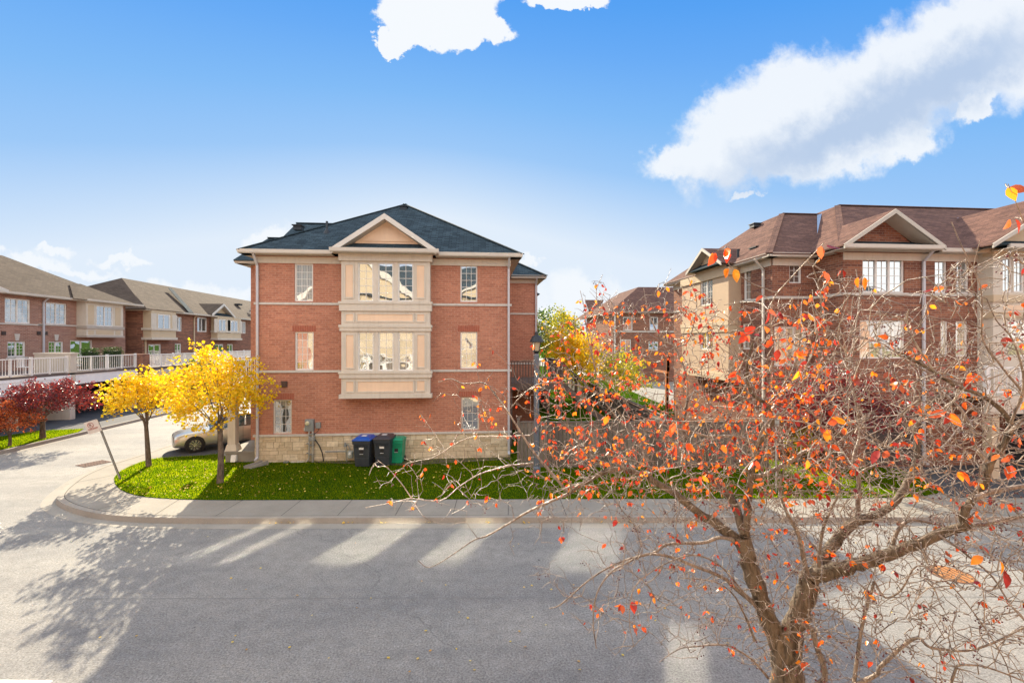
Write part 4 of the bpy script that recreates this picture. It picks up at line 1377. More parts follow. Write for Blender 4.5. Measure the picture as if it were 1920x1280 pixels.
# ------------------------------------------------------------------ brick row on the right
Rr = thing('townhouse_row', 'mixed brown brick row with brown gables behind the crabapple tree on the right', 'house', (18, 17, 0), group='townhouse rows')
YA, YB3 = 17.75, 16.3
XA = 12.25
FA, FBr = front(YA), front(YB3)
wa = [rF(1480, 493, 1503, 531, YA)]
wbt = [rF(1617, 484, 1696, 549, YB3), rF(1753, 488, 1776, 550, YB3), rF(1794, 489, 1817, 550, YB3), rF(1612, 600, 1697, 672, YB3), rF(1764, 602, 1778, 668, YB3), rF(1792, 602, 1815, 668, YB3)]
doorA = [rF(1452, 612, 1512, 686, YA)]
xj = 14.1
WS = west(XA)
ws = [rS(1394, 505, 1408, 563, XA), rS(1392, 606, 1407, 655, XA)]
gd = [(15.0, 17.6, .2, 2.3)]
b = MB()
b.wall(FA, XA, xj, .1, 8.4, wa + doorA); b.wall(west(xj), YB3, YA, .1, 8.4); b.wall(FBr, xj, 19.9, .1, 8.4, wbt + gd)
b.wall(WS, YA, 27.0, .1, 8.4, ws); b.wall(north(27.0), XA, 30, .1, 8.4)
b.build('brick_wall', mm['brick2'], Rr)
window(Rr, FA, wa[0], 'g_dark', cols=2, rows=3); window(Rr, FA, doorA[0], 'g_cream', sash=3, muntin=False, fw=.08)
window(Rr, FBr, wbt[0], 'g_dark', sash=3, cols=2, rows=4, fw=.07)
for r in wbt[1:3]: window(Rr, FBr, r, 'g_dark', cols=2, rows=4)
for r in wbt[3:]: window(Rr, FBr, r, 'g_cream', sash=2 if r[1] - r[0] > 1 else 1, cols=2, rows=4)
for r in ws: window(Rr, WS, r, 'g_dark', cols=2, rows=4, fw=.07)
b = MB(); r = gd[0]; b.fbox(FBr, r[0], r[1], -.1, -.05, r[2], r[3])
for i in range(1, 4): b.fbox(FBr, r[0], r[1], -.05, -.04, r[2] + .52 * i - .01, r[2] + .52 * i + .01)
b.build('garage_door', plain('dark_garage_door', (.07, .055, .05), .6), Rr)
b = MB(); zb_ = PY(1700, 552.5, YB3).z; zc_ = PY(1500, 556, YA).z
b.fbox(FBr, xj - .02, 19.9, -.01, .06, zb_ - .05, zb_ + .05); b.fbox(FA, XA - .06, xj, -.01, .06, zb_ - .05, zb_ + .05)
b.fbox(WS, YA + .01, 27, -.01, .06, zb_ - .05, zb_ + .05); b.fbox(west(xj), YB3, YA - .06, -.01, .06, zb_ - .05, zb_ + .05)
for q, f_ in ((wbt[0], FBr), (wbt[1], FBr), (wbt[2], FBr)): b.fbox(f_, q[0] - .08, q[1] + .08, .06, .09, q[2] - .08, q[2])
buildsplit(b, 'stone_band', mm['band'], Rr)
b = MB(); b.fbox(FBr, xj, 19.88, 0, .05, 8.12, 8.40); b.fbox(FA, XA, xj - .06, 0, .05, 8.12, 8.40); b.fbox(WS, YA + .06, 27, 0, .05, 8.12, 8.4)
buildsplit(b, 'frieze', mm['stucco'], Rr)
# stucco bay at the right edge
YC = 15.75
FC = front(YC)
rb = [rF(1880, 483, 1899, 548, YC), rF(1901, 483, 1921, 548, YC), rF(1890, 600, 1935, 668, YC)]
b = MB(); b.wall(FC, 19.75, 26, 3.0, 8.42, rb, rec=.09); b.poly((19.75, YC, 3), (19.75, YB3, 3), (19.75, YB3, 8.42), (19.75, YC, 8.42)); b.poly((19.75, YC, 3), (26, YC, 3), (26, YB3, 3), (19.75, YB3, 3))
bR = b.build('bay', mm['stucco'], Rr)
for r in rb: window(bR, FC, r, 'g_dark' if r[3] > 6 else 'g_cream', cols=2, rows=4, rec=.09)
b = MB()
for y0_, y1_, d in ((465, 480, .08), (553, 566, .06), (585, 596, .06)):
    r = rF(1858, y0_, 1920, y1_, YC); b.fbox(FC, 19.75 - d, 26, -.3, d, r[2], r[3])
buildsplit(b, 'bay_cornice', mm['cream'], bR)
b = MB(); r = rF(1881, 572, 1960, 581, YC); b.fbox(FC, r[0], r[1], -.01, .02, r[2], r[3]); buildsplit(b, 'bay_panel', mm['panel'], bR)
b = MB(); b.box(19.95, YB3 + .02, .1, 21.0, YB3 + .3, 3.0); b.box(24.2, YB3 + .02, .1, 30, YB3 + .3, 3.0); b.box(21.0, YB3 + .02, 2.4, 24.2, YB3 + .3, 3.0); b.build('ground_floor_wall', mm['brick2'], Rr)
b = MB(); b.box(21.0, YB3 + .2, .1, 24.2, YB3 + .24, 2.4); b.build('garage_shade_panel', mm['void'], Rr)  # near-black panel in place of the shade inside the garage
# bay on the left flank
XF = 11.65
WF = west(XF)
fy0, fy1 = PX(1366, 560, XF).y, PX(1279, 560, XF).y
fw_ = [rS(1313, 524, 1336, 572, XF), rS(1313, 612, 1335, 655, XF)]
b = MB(); b.wall(WF, fy0, fy1, 3.2, 8.42, fw_, rec=.09)
for y in (fy0, fy1): b.poly((XF, y, 3.2), (XA, y, 3.2), (XA, y, 8.42), (XF, y, 8.42))
b.poly((XF, fy0, 3.2), (XF, fy1, 3.2), (XA, fy1, 3.2), (XA, fy0, 3.2))
fb = b.build('bay', mm['flank'], Rr)
for r in fw_: window(fb, WF, r, 'g_dark', sash=2, cols=2, rows=4, rec=.09)
b = MB()
for zz0, zz1, d in ((8.05, 8.42, .07), (5.75, 5.95, .07), (5.45, 5.74, .05), (3.2, 3.5, .08)): b.fbox(WF, fy0 - d, fy1 + d, -.4, d, zz0, zz1)
buildsplit(b, 'bay_cornice', mm['cream'], fb)
# roofs
ZR = 8.55
b = MB()
roofslab(b, (11.8, 17.3, ZR), (11.8, 27.5, ZR), (15.9, 24.5, 11.6), (15.9, 22.3, 11.6))
roofslab(b, (11.8, 17.3, ZR), (15.9, 22.3, 11.6), (19, 22.3, 11.6), (19, 17.3, ZR))
roofslab(b, (11.8, 27.5, ZR), (15.9, 24.5, 11.6), (24, 24.5, 11.6), (24, 27.5, ZR))
roofslab(b, (13.7, 15.85, ZR - .02), (18.3, 21.5, 11.85), (18.3, 29, 11.85), (13.7, 29, ZR))
roofslab(b, (13.7, 15.85, ZR - .02), (42, 15.85, ZR - .02), (42, 21.5, 11.85), (18.3, 21.5, 11.85))
b.build('roof', mm['roof_brown'], Rr)
b = MB()
for a_, c_ in (((11.8, 17.3, ZR), (15.9, 22.3, 11.6)), ((13.9, 16.1, ZR + .15), (18.3, 21.5, 11.85)), ((18.3, 21.5, 11.86), (42, 21.5, 11.86)), ((15.9, 22.3, 11.61), (18, 22.3, 11.61))): b.bar(a_, c_, .25, .04)
buildsplit(b, 'ridge_cap', mm['roof_brown'], Rr)
gable(Rr, FBr, PY(1580, 461, 15.7).x, PY(1770, 461, 15.7).x, ZR + .02, PY(1669, 393, 15.7).z, .68, .0, 'brick2', 2.2, 'roof_brown', rake=.13, board='gutter2')
gable(Rr, FC, PY(1862, 462, 15.1).x, 26.6, ZR + .02, 10.82, .65, .0, 'cream', 4.3, 'roof_brown', rake=.13, board='gutter2')
b = MB()
b.bar((14.02, 17.32, ZR + .04), (17.95, 22.25, 11.62), .22, .05)
b.bar((20.25, 15.95, ZR + .08), (23.05, 19.75, 10.86), .22, .05)
buildsplit(b, 'valley_flashing', mm['lead'], Rr)
gutter(Rr, FA, 11.8, 13.9, .45, ZR + .03); gutter(Rr, WS, 17.3, 27.5, .45, ZR + .03); gutter(Rr, west(xj), 15.7, 17.3, .4, ZR + .03)
gutter(Rr, FBr, 13.6, PY(1772, 461, 15.6).x, .72, ZR + .05); gutter(Rr, FBr, PY(1768, 461, 15.8).x, 19.75, .5, ZR); gutter(Rr, FC, 19.6, 27, .7, ZR + .04)
downspout(Rr, WS, YA + .5, ZR - .08, .3, wd=.1, elbow=.45, mat='gutter'); downspout(Rr, FBr, PY(1729, 520, YB3).x, ZR - .08, .3, wd=.1)
# side gable
gy0, gy1 = PX(1352, 500, 11.2).y, PX(1286, 516, 11.2).y
gable(Rr, WF, min(gy0, gy1), max(gy0, gy1), ZR + .05, PX(1315, 466, 11.2).z, .45, .05, 'cream', 3.0, 'roof_brown', rake=.12, board='gutter2')
roofvent(Rr, (12.9, PX(1420, 466, 12.9).y, PX(1420, 468, 12.9).z), .45); roofvent(Rr, (15.3, 23.6, 11.3), .4)
b = MB(); q = PX(1384, 479, 12.3); b.tube([(12.3, q.y, q.z - .35), (12.3, q.y, q.z + .3)], .055, 8); b.build('vent_pipe', mm['dmetal'], Rr)
# balconies
q = PY(1614, 680, 16.4).x
b = MB(); b.box(XA + .3, 16.4, 4.02 - 1.0, q, YA - .02, 4.1 - 1.0); b.box(XA + .3, 16.38, 2.55, q, 16.5, 3.02)
buildsplit(b, 'balcony_slab', mm['stucco'], Rr)
railing(Rr, front(16.5), XA + .35, q - .04, 0, 3.11, .95, post=1.2)
q2 = PY(1850, 680, 14.6).x
b = MB(); b.box(q2, 14.5, 3.0, 30, YB3 - .02, 3.1); b.box(q2, 14.48, 2.45, 30, 14.7, 3.0); buildsplit(b, 'balcony_slab', mm['stucco'], Rr)
railing(Rr, front(14.65), q2 + .04, 29.9, 0, 3.11, .98, post=1.3)
b = MB(); b.box(q2 + .2, 14.6, .15, q2 + .5, 14.9, 2.45); b.box(q2 + 2.6, 14.6, .15, q2 + 2.9, 14.9, 2.45); buildsplit(b, 'balcony_post', mm['cream'], Rr)

# far house between the two
FH = thing('townhouse_row', 'distant shaded brick row house with dark roof seen between the two near houses', 'house', (20, 55, 0), group='townhouse rows')
YH = 53.0
Fh = front(YH)
hx0 = PY(1150, 620, YH).x
hw_ = [rF(1168, 594, 1186, 619, YH), rF(1218, 594, 1234, 619, YH), rF(1163, 636, 1183, 660, YH), rF(1216, 640, 1234, 657, YH)]
b = MB(); b.wall(Fh, hx0, 32, 0, 8.4, hw_); b.wall(west(hx0), YH, 66, 0, 8.4); b.build('brick_wall', mm['brick2'], FH)
for r in hw_: window(FH, Fh, r, 'g_mix', sash=2, muntin=False, fw=.1)
b = MB(); b.fbox(Fh, hx0, 32, -.01, .06, PY(1200, 621.5, YH).z - .08, PY(1200, 621.5, YH).z + .08); buildsplit(b, 'stone_band', mm['band'], FH)
ap = PY(1197, 538, YH + 6)
b = MB(); roofslab(b, (hx0 - .6, YH - .6, 8.5), (32.6, YH - .6, 8.5), (28, YH + 6, ap.z), (ap.x, YH + 6, ap.z)); roofslab(b, (hx0 - .6, YH - .6, 8.5), (ap.x, YH + 6, ap.z), (ap.x, YH + 14, ap.z), (hx0 - .6, YH + 14, 8.5))
X6 = PY(1113, 600, 66).x
roofslab(b, (X6 - .5, 65.4, 8.5), (hx0 + 1, 65.4, 8.5), (hx0 + 1, 71, 11.6), (X6 + 3, 71, 11.6)); roofslab(b, (X6 - .5, 65.4, 8.5), (X6 + 3, 71, 11.6), (X6 - .5, 78, 8.5))
b.build('roof', mm['roof_brown'], FH)
gutter(FH, Fh, hx0 - .6, 32.6, .6, 8.55); gutter(FH, west(hx0), YH, 66, .6, 8.55)
b = MB(); b.wall(front(66), X6, hx0 + .5, 0, 8.4, [rF(1122, 598, 1131, 620, 66)]); b.build('far_wall', mm['stucco'], FH)
window(FH, front(66), rF(1122, 598, 1131, 620, 66), 'g_dark', sash=2, muntin=False, fw=.12)
downspout(FH, Fh, hx0 + .15, 8.4, .2, wd=.2, mat='gutter')

# the row the camera looks out of: reflected in the windows across the road
CH = thing('townhouse_row', 'sunlit cream gabled brick row on the near side of the road', 'house', (0, -2, 0))
Fn = north(-.75)
hl = [(-3.8, -2.2, 6.05, 7.6), (-3.95, -3.72, 4.2, 5.2), (-3.55, -3.32, 4.2, 5.2), (-3.15, -2.92, 4.2, 5.2), (-20, -18.4, 6.1, 7.6), (-26, -24.4, 6.1, 7.6)]
b = MB()
for a0_, a1_ in ((-34, -13.5), (-5, -1.6), (3.2, 34)): b.wall(Fn, a0_, a1_, 0, 8.5, hl)
b.build('brick_wall', mm['brick'], CH)
for a0_, a1_, hs_ in ((-13.5, -5, [(-12.3, -11.8, 6.1, 7.6), (-11.3, -10.8, 6.1, 7.6), (-9.2, -7.8, 6.1, 7.6), (-6.7, -5.6, 6.1, 7.6), (-9.2, -6.4, 3.1, 3.9)]), (-1.6, 3.2, [(-.9, -.1, 4.0, 5.0)])):
    b = MB(); b.wall(north(-.45), a0_, a1_, 0, 8.5, hs_); b.build('stucco_front', mm['cream'], CH)
    for r in hs_: window(CH, north(-.45), r, 'g_near', cols=1, rows=1, muntin=False)
for r in hl: window(CH, Fn, r, 'g_near', cols=1, rows=1, muntin=False)
gable(CH, north(-.45), -14, -4.6, 8.55, 11.9, .3, 0, 'cream', 4, 'roof_dark', rake=.3, skirt=False)
gable(CH, north(-.45), -2, 3.6, 8.55, 10.6, .3, 0, 'cream', 4, 'roof_dark', rake=.3, skirt=False)
b = MB(); roofslab(b, (-35, -.3, 8.55), (35, -.3, 8.55), (35, -6, 12), (-35, -6, 12)); b.build('roof', mm['roof_dark'], CH)
b = MB()
for x in (-30, -13, -8.6, 6, 18, 28): b.box(x, -.44, 2.9, x + 4.5, .4, 3.05)
buildsplit(b, 'balcony_slab', mm['white'], CH)
for x in (-30, -13, -8.6, 18, 28): railing(CH, north(.35), x, x + 4.5, 0, 3.06, .95, post=1.2)
# white ledge of the balcony just under the camera, its corner in the lower left
q = PD(102, 1272, 1.9)
v0 = q - Vector((0, -2, 0)); q = Vector((v0.x * ca - v0.y * sa, v0.x * sa + v0.y * ca - 2, q.z))
b = MB(); b.hexa([(q.x - 2.4, q.y - .5, q.z - .08), (q.x, q.y - .5, q.z - .08), (q.x, q.y, q.z - .08), (q.x - 2.4, q.y + .03, q.z - .08), (q.x - 2.4, q.y - .5, q.z), (q.x, q.y - .5, q.z), (q.x, q.y, q.z), (q.x - 2.4, q.y + .03, q.z)])
b.box(q.x - 2.4, -.45, q.z - .4, q.x, q.y - .5, q.z - .09)
b.build('balcony_ledge', mm['vinyl'], CH, bevel=.01)
CH.rotation_euler = (0, 0, -YAW)

# ------------------------------------------------------------------ trees
def barkmat(name, a, b_, scale=9, rough=.8, spec=.3):
    m, nt, ln, p = newmat(name)
    t = nt.new('ShaderNodeTexCoord').outputs['Object']
    mp = nt.new('ShaderNodeMapping'); ln.new(t, mp.inputs[0]); mp.inputs[3].default_value = (1, 1, .22)
    f = noise(nt, ln, mp.outputs[0], scale * 3, 6, .7, .6)
    g = noise(nt, ln, t, 3, 4, .6)
    col = mixc(nt, ln, mrange(nt, ln, f, .35, .62), a, b_)
    col = mixc(nt, ln, 1, col, mixc(nt, ln, mrange(nt, ln, g, .3, .7), (.75,) * 3, (1.15,) * 3), 'MULTIPLY')
    ln.new(col, p.inputs['Base Color']); p.inputs['Roughness'].default_value = rough; p.inputs['Specular IOR Level'].default_value = spec
    bump(nt, ln, f, p, .9, .02)
    return m


mm['bark'] = barkmat('brown_bark', (.07, .05, .035), (.20, .15, .11))
mm['bark2'] = barkmat('crabapple_bark', (.055, .042, .032), (.23, .185, .14), scale=8)
m = barkmat('crabapple_twig', (.085, .058, .042), (.38, .305, .25), scale=12, rough=.33, spec=.9); mm['twig'] = m
mm['yleaf'] = leafmat('yellow_leaves', [(.42, .42, .02), (.70, .52, .012), (.82, .62, .018), (.74, .52, .012), (.58, .33, .015)], trans=.42, rough=.5)
mm['pleaf'] = leafmat('purple_leaves', [(.06, .018, .022), (.14, .025, .032), (.28, .03, .035), (.42, .06, .05)], trans=.35, rough=.3, spec=.7, pos=[0, .45, .8, 1])
mm['oleaf'] = leafmat('rust_leaves', [(.12, .03, .02), (.42, .09, .03), (.55, .17, .04)], trans=.4)
mm['gleaf'] = leafmat('yellow_green_leaves', [(.20, .26, .02), (.45, .45, .03), (.62, .48, .04), (.10, .18, .02)], trans=.4)
mm['dgleaf'] = leafmat('green_leaves', [(.04, .10, .02), (.09, .17, .03), (.2, .26, .04)], trans=.35)
mm['rleaf'] = leafmat('crabapple_leaves', [(.82, .33, .02), (.80, .18, .015), (.62, .08, .015), (.42, .035, .018), (.20, .014, .02), (.55, .15, .07)], trans=.55, rough=.28, spec=.8, pos=[0, .25, .5, .7, .86, 1])
mm['berry'] = plain('dark_berries', (.10, .02, .02), .35, .4, 30, spec=.6)


from mathutils import noise as bnoise


class Skel:
    """growing skeleton: every node knows its parent chain only through the tubes drawn"""
    def __init__(s): s.P = []; s.Rr = []; s.tubes = []

    def limb(s, pts, r0, r1, sides=8, sub=4, wob=.0, seed=0):
        P = [Vector(p) for p in pts]
        # catmull-rom
        Q = [P[0] * 2 - P[1]] + P + [P[-1] * 2 - P[-2]]
        out = []
        for i in range(1, len(Q) - 2):
            for k in range(sub):
                t = k / sub
                out.append(.5 * ((2 * Q[i]) + (-Q[i - 1] + Q[i + 1]) * t + (2 * Q[i - 1] - 5 * Q[i] + 4 * Q[i + 1] - Q[i + 2]) * t * t + (-Q[i - 1] + 3 * Q[i] - 3 * Q[i + 1] + Q[i + 2]) * t ** 3))
        out.append(P[-1])
        L = len(out) - 1
        rr = [r0 + (r1 - r0) * (i / L) ** .7 for i in range(L + 1)]
        if wob:
            q = random.Random(seed)
            out = [out[0]] + [p + Vector((q.gauss(0, wob), q.gauss(0, wob), q.gauss(0, wob))) * min(1, rr[i] * 8) for i, p in enumerate(out[1:], 1)]
            rr = [r * q.uniform(.93, 1.08) for r in rr]
        s.tubes.append((out, rr, sides)); s.P += out; s.Rr += rr
        return out

    def colonize(s, targets, rk=.55, rmin=.003, rmax=.02, jit=.12, sides=5, step=.16, droop=0.0, seed=3, tip=.0022, bf=.30, root=None):
        q = np.random.default_rng(seed)
        P = np.zeros((200000, 3)); n = len(s.P); P[:n] = np.array([tuple(p) for p in s.P]); R_ = np.zeros(200000); R_[:n] = s.Rr
        root_ = np.array(tuple(root if root is not None else s.tubes[0][0][-1])); DR = np.zeros(200000); DR[:n] = np.linalg.norm(P[:n] - root_, axis=1)
        ends = []
        T = np.array(targets)
        c = P[:n].mean(0)
        d0 = np.array([np.min(np.linalg.norm(P[:n] - t, axis=1)) for t in T])
        for t in T[np.argsort(d0)]:
            d = np.linalg.norm(P[:n] - t, axis=1)
            # thick limbs attract from a little farther
            k = int(np.argmin(d + bf * DR[:n] - np.minimum(R_[:n], .03) * 3))
            dist = d[k]
            if dist < .02: continue
            m_ = max(2, int(dist / step) + 1)
            a = P[k].copy(); r0 = max(rmin, min(rmax, R_[k] * rk, .0025 + dist * .007))
            pts = [Vector(a)]; rr = [r0]
            side = q.normal(size=3) * jit * dist
            for i in range(1, m_ + 1):
                f = i / m_
                p = a + (t - a) * f + side * math.sin(math.pi * f) + q.normal(size=3) * jit * .14 * min(dist, .6) * (1 if i < m_ else .3)
                p[2] += droop * dist * math.sin(math.pi * f)
                pts.append(Vector(p)); rr.append(r0 + (tip - r0) * f if r0 > tip else r0)
            s.tubes.append((pts, rr, sides))
            for p, r_ in zip(pts[1:], rr[1:]):
                P[n] = p; R_[n] = r_; DR[n] = np.linalg.norm(P[n] - root_); n += 1
            ends.append(pts)
        s.P = [Vector(p) for p in P[:n]]; s.Rr = list(R_[:n])
        return ends

    def mesh(s, name, mat, parent, minr=0, maxr=9):
        V = []; F = []; b = 0
        for pts, rr, sd in s.tubes:
            if not (minr <= rr[0] < maxr): continue
            m_ = MB(); m_.tube(pts, rr, sd, cap=False)
            V.append(np.array(m_.v)); F.append(np.array(m_.f) + b); b += len(m_.v)
        if not V: return None
        return npmesh(name, np.concatenate(V), np.concatenate(F), mat, parent, smooth=True)


def crown_tree(name, label, cat, base, fork_z, centre, rad_, nt_, leaves, leafsize, lmat, seed, trunk_r=.09, limbs=7, group=None, bark='bark', clump=.115, low=-.75, shell=.35, lean=(0, 0), hang=.2):
    t = thing(name, label, cat, tuple(base), group)
    q = random.Random(seed); sk = Skel()
    B = Vector(base); top = Vector((B.x + lean[0], B.y + lean[1], fork_z))
    sk.limb([B - Vector((0, 0, .1)), B + (top - B) * .04, B + (top - B) * .5 + Vector((q.uniform(-.04, .04), q.uniform(-.04, .04), 0)), top], trunk_r * 1.5, trunk_r * .78, 12, 5)
    sk.tubes[0][1][1] = trunk_r * 1.15
    Cn = Vector(centre)
    for i in range(limbs):
        a = 2 * math.pi * (i + q.uniform(-.3, .3)) / limbs
        el = q.uniform(.25, 1.15)
        e = Vector((Cn.x + math.cos(a) * math.cos(el) * rad_[0] * .72, Cn.y + math.sin(a) * math.cos(el) * rad_[1] * .72, Cn.z + (math.sin(el) - .35) * rad_[2] * .85))
        mid = top.lerp(e, .45) + Vector((q.uniform(-.1, .1), q.uniform(-.1, .1), -.02 * rad_[2]))
        sk.limb([top - Vector((0, 0, .1)), top + (mid - top) * .3 + Vector((0, 0, .03)), mid, e], trunk_r * q.uniform(.38, .55), .008, 7, 4, wob=.06, seed=seed * 31 + i)
    sk.limb([top - Vector((0, 0, .1)), top.lerp(Cn, .6), Cn + Vector((q.uniform(-.2, .2), 0, rad_[2] * .75))], trunk_r * .6, .008, 7, 5, wob=.06, seed=seed)
    T = []
    while len(T) < nt_:
        v = Vector((q.gauss(0, 1), q.gauss(0, 1), q.gauss(0, 1))).normalized()
        if v.z < low: continue
        rr = (q.random() ** shell)
        bump_ = 1 + .16 * math.sin(3 * math.atan2(v.y, v.x) + seed) + .1 * math.sin(5 * v.z + 4 * v.x + seed)
        T.append((Cn.x + v.x * rad_[0] * rr * bump_, Cn.y + v.y * rad_[1] * rr * bump_, Cn.z + v.z * rad_[2] * rr * bump_))
    ends = sk.colonize(T, seed=seed, rmax=trunk_r * .3, sides=4, step=.25, tip=.004)
    sk.mesh('trunk', mm[bark], t, minr=trunk_r * .7); sk.mesh('limbs', mm[bark], t, maxr=trunk_r * .7)
    r = np.random.default_rng(seed)
    k = leaves // max(1, len(ends))
    ctr = []
    for pts in ends:
        e = np.array(pts[-1]); p_ = np.array(pts[-2])
        f = r.uniform(0, .7, (k, 1))
        ctr.append(e + (p_ - e) * f + r.normal(size=(k, 3)) * clump * np.array([1, 1, .7]))
    leafquads('foliage', np.concatenate(ctr), leafsize, r, mm[lmat], t, hang=hang, aspect=.95)
    return t


b1 = G(413, 905, .15)
c1 = PD(408, 735, 16.2)
crown_tree('linden_tree', 'larger yellow leaved young tree on the corner lawn, nearest the townhouse wall', 'tree', b1, 1.95, (c1.x - .05, c1.y, 3.30), (1.72, 1.7, 1.58), 480, 6300, .095, 'yleaf', 5, trunk_r=.095, limbs=9, group='yellow trees on the corner lawn', low=-.8)
b2 = G(279, 874, .15)
c2 = PD(272, 742, 18.2)
crown_tree('linden_tree', 'smaller yellow leaved young tree on the corner lawn, next to the leaning sign', 'tree', b2, 1.75, (c2.x + .05, c2.y, 2.85), (1.38, 1.4, 1.05), 320, 4300, .095, 'yleaf', 8, trunk_r=.085, limbs=8, group='yellow trees on the corner lawn', low=-.6, lean=(-.1, 0))
# purple-leaved trees on the verge
b3 = G(80, 822, .15)
c3 = PD(92, 757, 22.5)
crown_tree('purple_plum_tree', 'dark purple leaved tree on the verge beside the pale garage pillar', 'tree', b3, 1.1, (c3.x, c3.y, 2.1), (2.0, 1.5, 1.15), 260, 9000, .075, 'pleaf', 13, trunk_r=.11, limbs=8, low=-.5, group='purple trees on the left verge', hang=0)
b4 = G(18, 836, .15)
c4 = PD(16, 778, 21.0)
crown_tree('purple_plum_tree', 'low purple and rust leaved tree at the left edge of the frame', 'tree', b4, .7, (c4.x - .3, c4.y, 1.45), (1.6, 1.3, 1.0), 170, 4200, .075, 'oleaf', 17, trunk_r=.06, limbs=7, low=-.7, group='purple trees on the left verge', hang=0)
# right-hand purple tree and shrubs
b5 = G(1580, 895, .15)
c5 = PD(1562, 752, 15.6)
crown_tree('purple_plum_tree', 'dark burgundy leaved tree in front of the right hand row, behind the crabapple branches', 'tree', (c5.x, c5.y, .15), 1.3, (c5.x, c5.y, 2.75), (2.0, 1.4, 1.3), 340, 13000, .07, 'pleaf', 23, trunk_r=.08, limbs=8, low=-.6, hang=0)
yb = G(1505, 868, .15)
crown_tree('shrub', 'yellow green shrub at the end of the wooden fence', 'shrub', yb, .3, (yb.x, yb.y, .85), (.6, .5, .6), 90, 1700, .06, 'gleaf', 29, trunk_r=.03, limbs=6, hang=0)
cdn = PX(345, 690, -24.2)
crown_tree('shrub', 'green shrub standing beyond the yellow trees below the white railing', 'shrub', (-23.6, 42, .14), 1.2, (-23.6, 42, 2.2), (1.4, 1.5, 1.7), 150, 3200, .10, 'dgleaf', 31, trunk_r=.06, limbs=6, hang=0)
# far garden trees between the houses
for i, (px, py, D, rx, rz, mt, lab) in enumerate(((1022, 632, 44, 2.0, 2.5, 'dgleaf', 'round green tree far back just right of the corner townhouse'), (1056, 632, 40, 2.0, 2.2, 'gleaf', 'yellow green tree far back between the houses'),
                                                  (1080, 668, 31, 1.8, 1.8, 'yleaf', 'bright yellow tree in the backyard right of the lamp post'), (1150, 700, 36, 3.0, 1.9, 'gleaf', 'broad yellow green bush in the sunlit backyard'))):
    c = PD(px, py, D)
    crown_tree('garden_tree', lab, 'tree', (c.x, c.y, .1), max(.5, c.z - rz), tuple(c), (rx, rx, rz), 130, 3400, .17, mt, 41 + i, trunk_r=.1, limbs=6, hang=0, group='garden trees between the houses', clump=.3)

# ------------------------------------------------------------------ the crabapple in front
ct = PD(1478, 1262, 3.75)
CT = thing('crabapple_tree', 'bare twiggy crabapple tree with orange red leaves filling the right foreground', 'tree', (ct.x, ct.y, 0))
sk = Skel()


def L(pts, w0, w1, d0, d1, sides=8, wob=.012):
    """a limb read off as a line in the photograph (px, py) running from depth d0 to d1, w = width in px"""
    n = len(pts) - 1
    dd = [d0 + (d1 - d0) * i / n for i in range(n + 1)]
    P = [PD(x, y, dd[i]) for i, (x, y) in enumerate(pts)]
    return sk.limb(P, w0 * (.76 if w0 > 30 else .58) / 2 / FPX * d0, w1 * (.76 if w1 > 30 else .58) / 2 / FPX * d1, sides, 4, wob=wob, seed=len(sk.tubes))


base = Vector((ct.x, ct.y, -.1))
sk.limb([base, base + Vector((.02, 0, .6)), Vector((ct.x + .02, ct.y, 1.5)), ct, PD(1472, 1225, 3.75)], .19, .10, 14, 5, wob=.01, seed=1)
L([(1475, 1260), (1462, 1215), (1440, 1160), (1422, 1110), (1405, 1055), (1392, 1005)], 46, 38, 3.75, 3.8, 12)
L([(1478, 1260), (1484, 1205), (1500, 1150), (1513, 1105), (1524, 1078)], 50, 44, 3.75, 3.65, 12)
# left stem
L([(1398, 1025), (1370, 1003), (1340, 978), (1305, 958), (1262, 922), (1200, 888), (1150, 880), (1108, 898), (1065, 926)], 32, 13, 3.8, 4.3)
L([(1068, 926), (1030, 882), (1003, 850), (975, 808), (950, 768), (930, 742), (908, 718), (870, 719), (846, 710), (822, 716)], 11, 2.5, 4.3, 4.6)
L([(1065, 926), (1022, 944), (985, 962), (955, 980), (915, 1003), (888, 1012), (850, 1038), (806, 1063), (784, 1050)], 11, 2.2, 4.3, 4.2)
L([(1000, 868), (960, 872), (925, 880), (896, 890), (863, 910), (826, 938), (772, 934), (735, 942), (685, 951)], 7, 2, 4.3, 4.1)
L([(772, 934), (752, 905), (730, 880), (708, 862)], 4.5, 2, 4.15, 4.05, 6)
L([(993, 816), (951, 818), (888, 819), (854, 832), (814, 857), (790, 862), (763, 868)], 6, 2.2, 4.4, 4.6)
L([(1395, 1000), (1372, 935), (1340, 905), (1316, 870), (1298, 850), (1285, 825), (1282, 789), (1290, 745)], 30, 8, 3.8, 4.6)
L([(1290, 745), (1286, 700), (1266, 652), (1240, 636), (1223, 603), (1214, 580), (1207, 540)], 9, 2.5, 4.2, 4.4)
L([(1266, 652), (1290, 640), (1302, 600), (1306, 560), (1290, 520)], 5, 2, 4.2, 4.0, 6)
L([(1212, 868), (1196, 830), (1150, 775), (1128, 742), (1118, 700), (1108, 640), (1122, 590), (1118, 545), (1130, 515)], 7, 1.5, 4.3, 4.5)
L([(1118, 700), (1100, 620), (1096, 580), (1088, 545)], 5, 1.5, 4.4, 4.5, 6)
L([(1128, 742), (1108, 730), (1060, 718), (1010, 720), (975, 745), (958, 765)], 7, 2.5, 4.3, 4.5, 6)
L([(1398, 1005), (1403, 943), (1409, 887), (1417, 845), (1424, 830), (1448, 794), (1438, 760), (1409, 736), (1400, 690), (1412, 640)], 26, 6, 3.8, 3.4)
L([(1424, 830), (1397, 822), (1361, 817), (1324, 817), (1280, 806), (1235, 812), (1190, 800)], 14, 4, 3.7, 4.1)
L([(1409, 893), (1437, 888), (1479, 865), (1504, 848), (1524, 842), (1560, 838), (1600, 806), (1640, 800)], 18, 6, 3.75, 3.3)
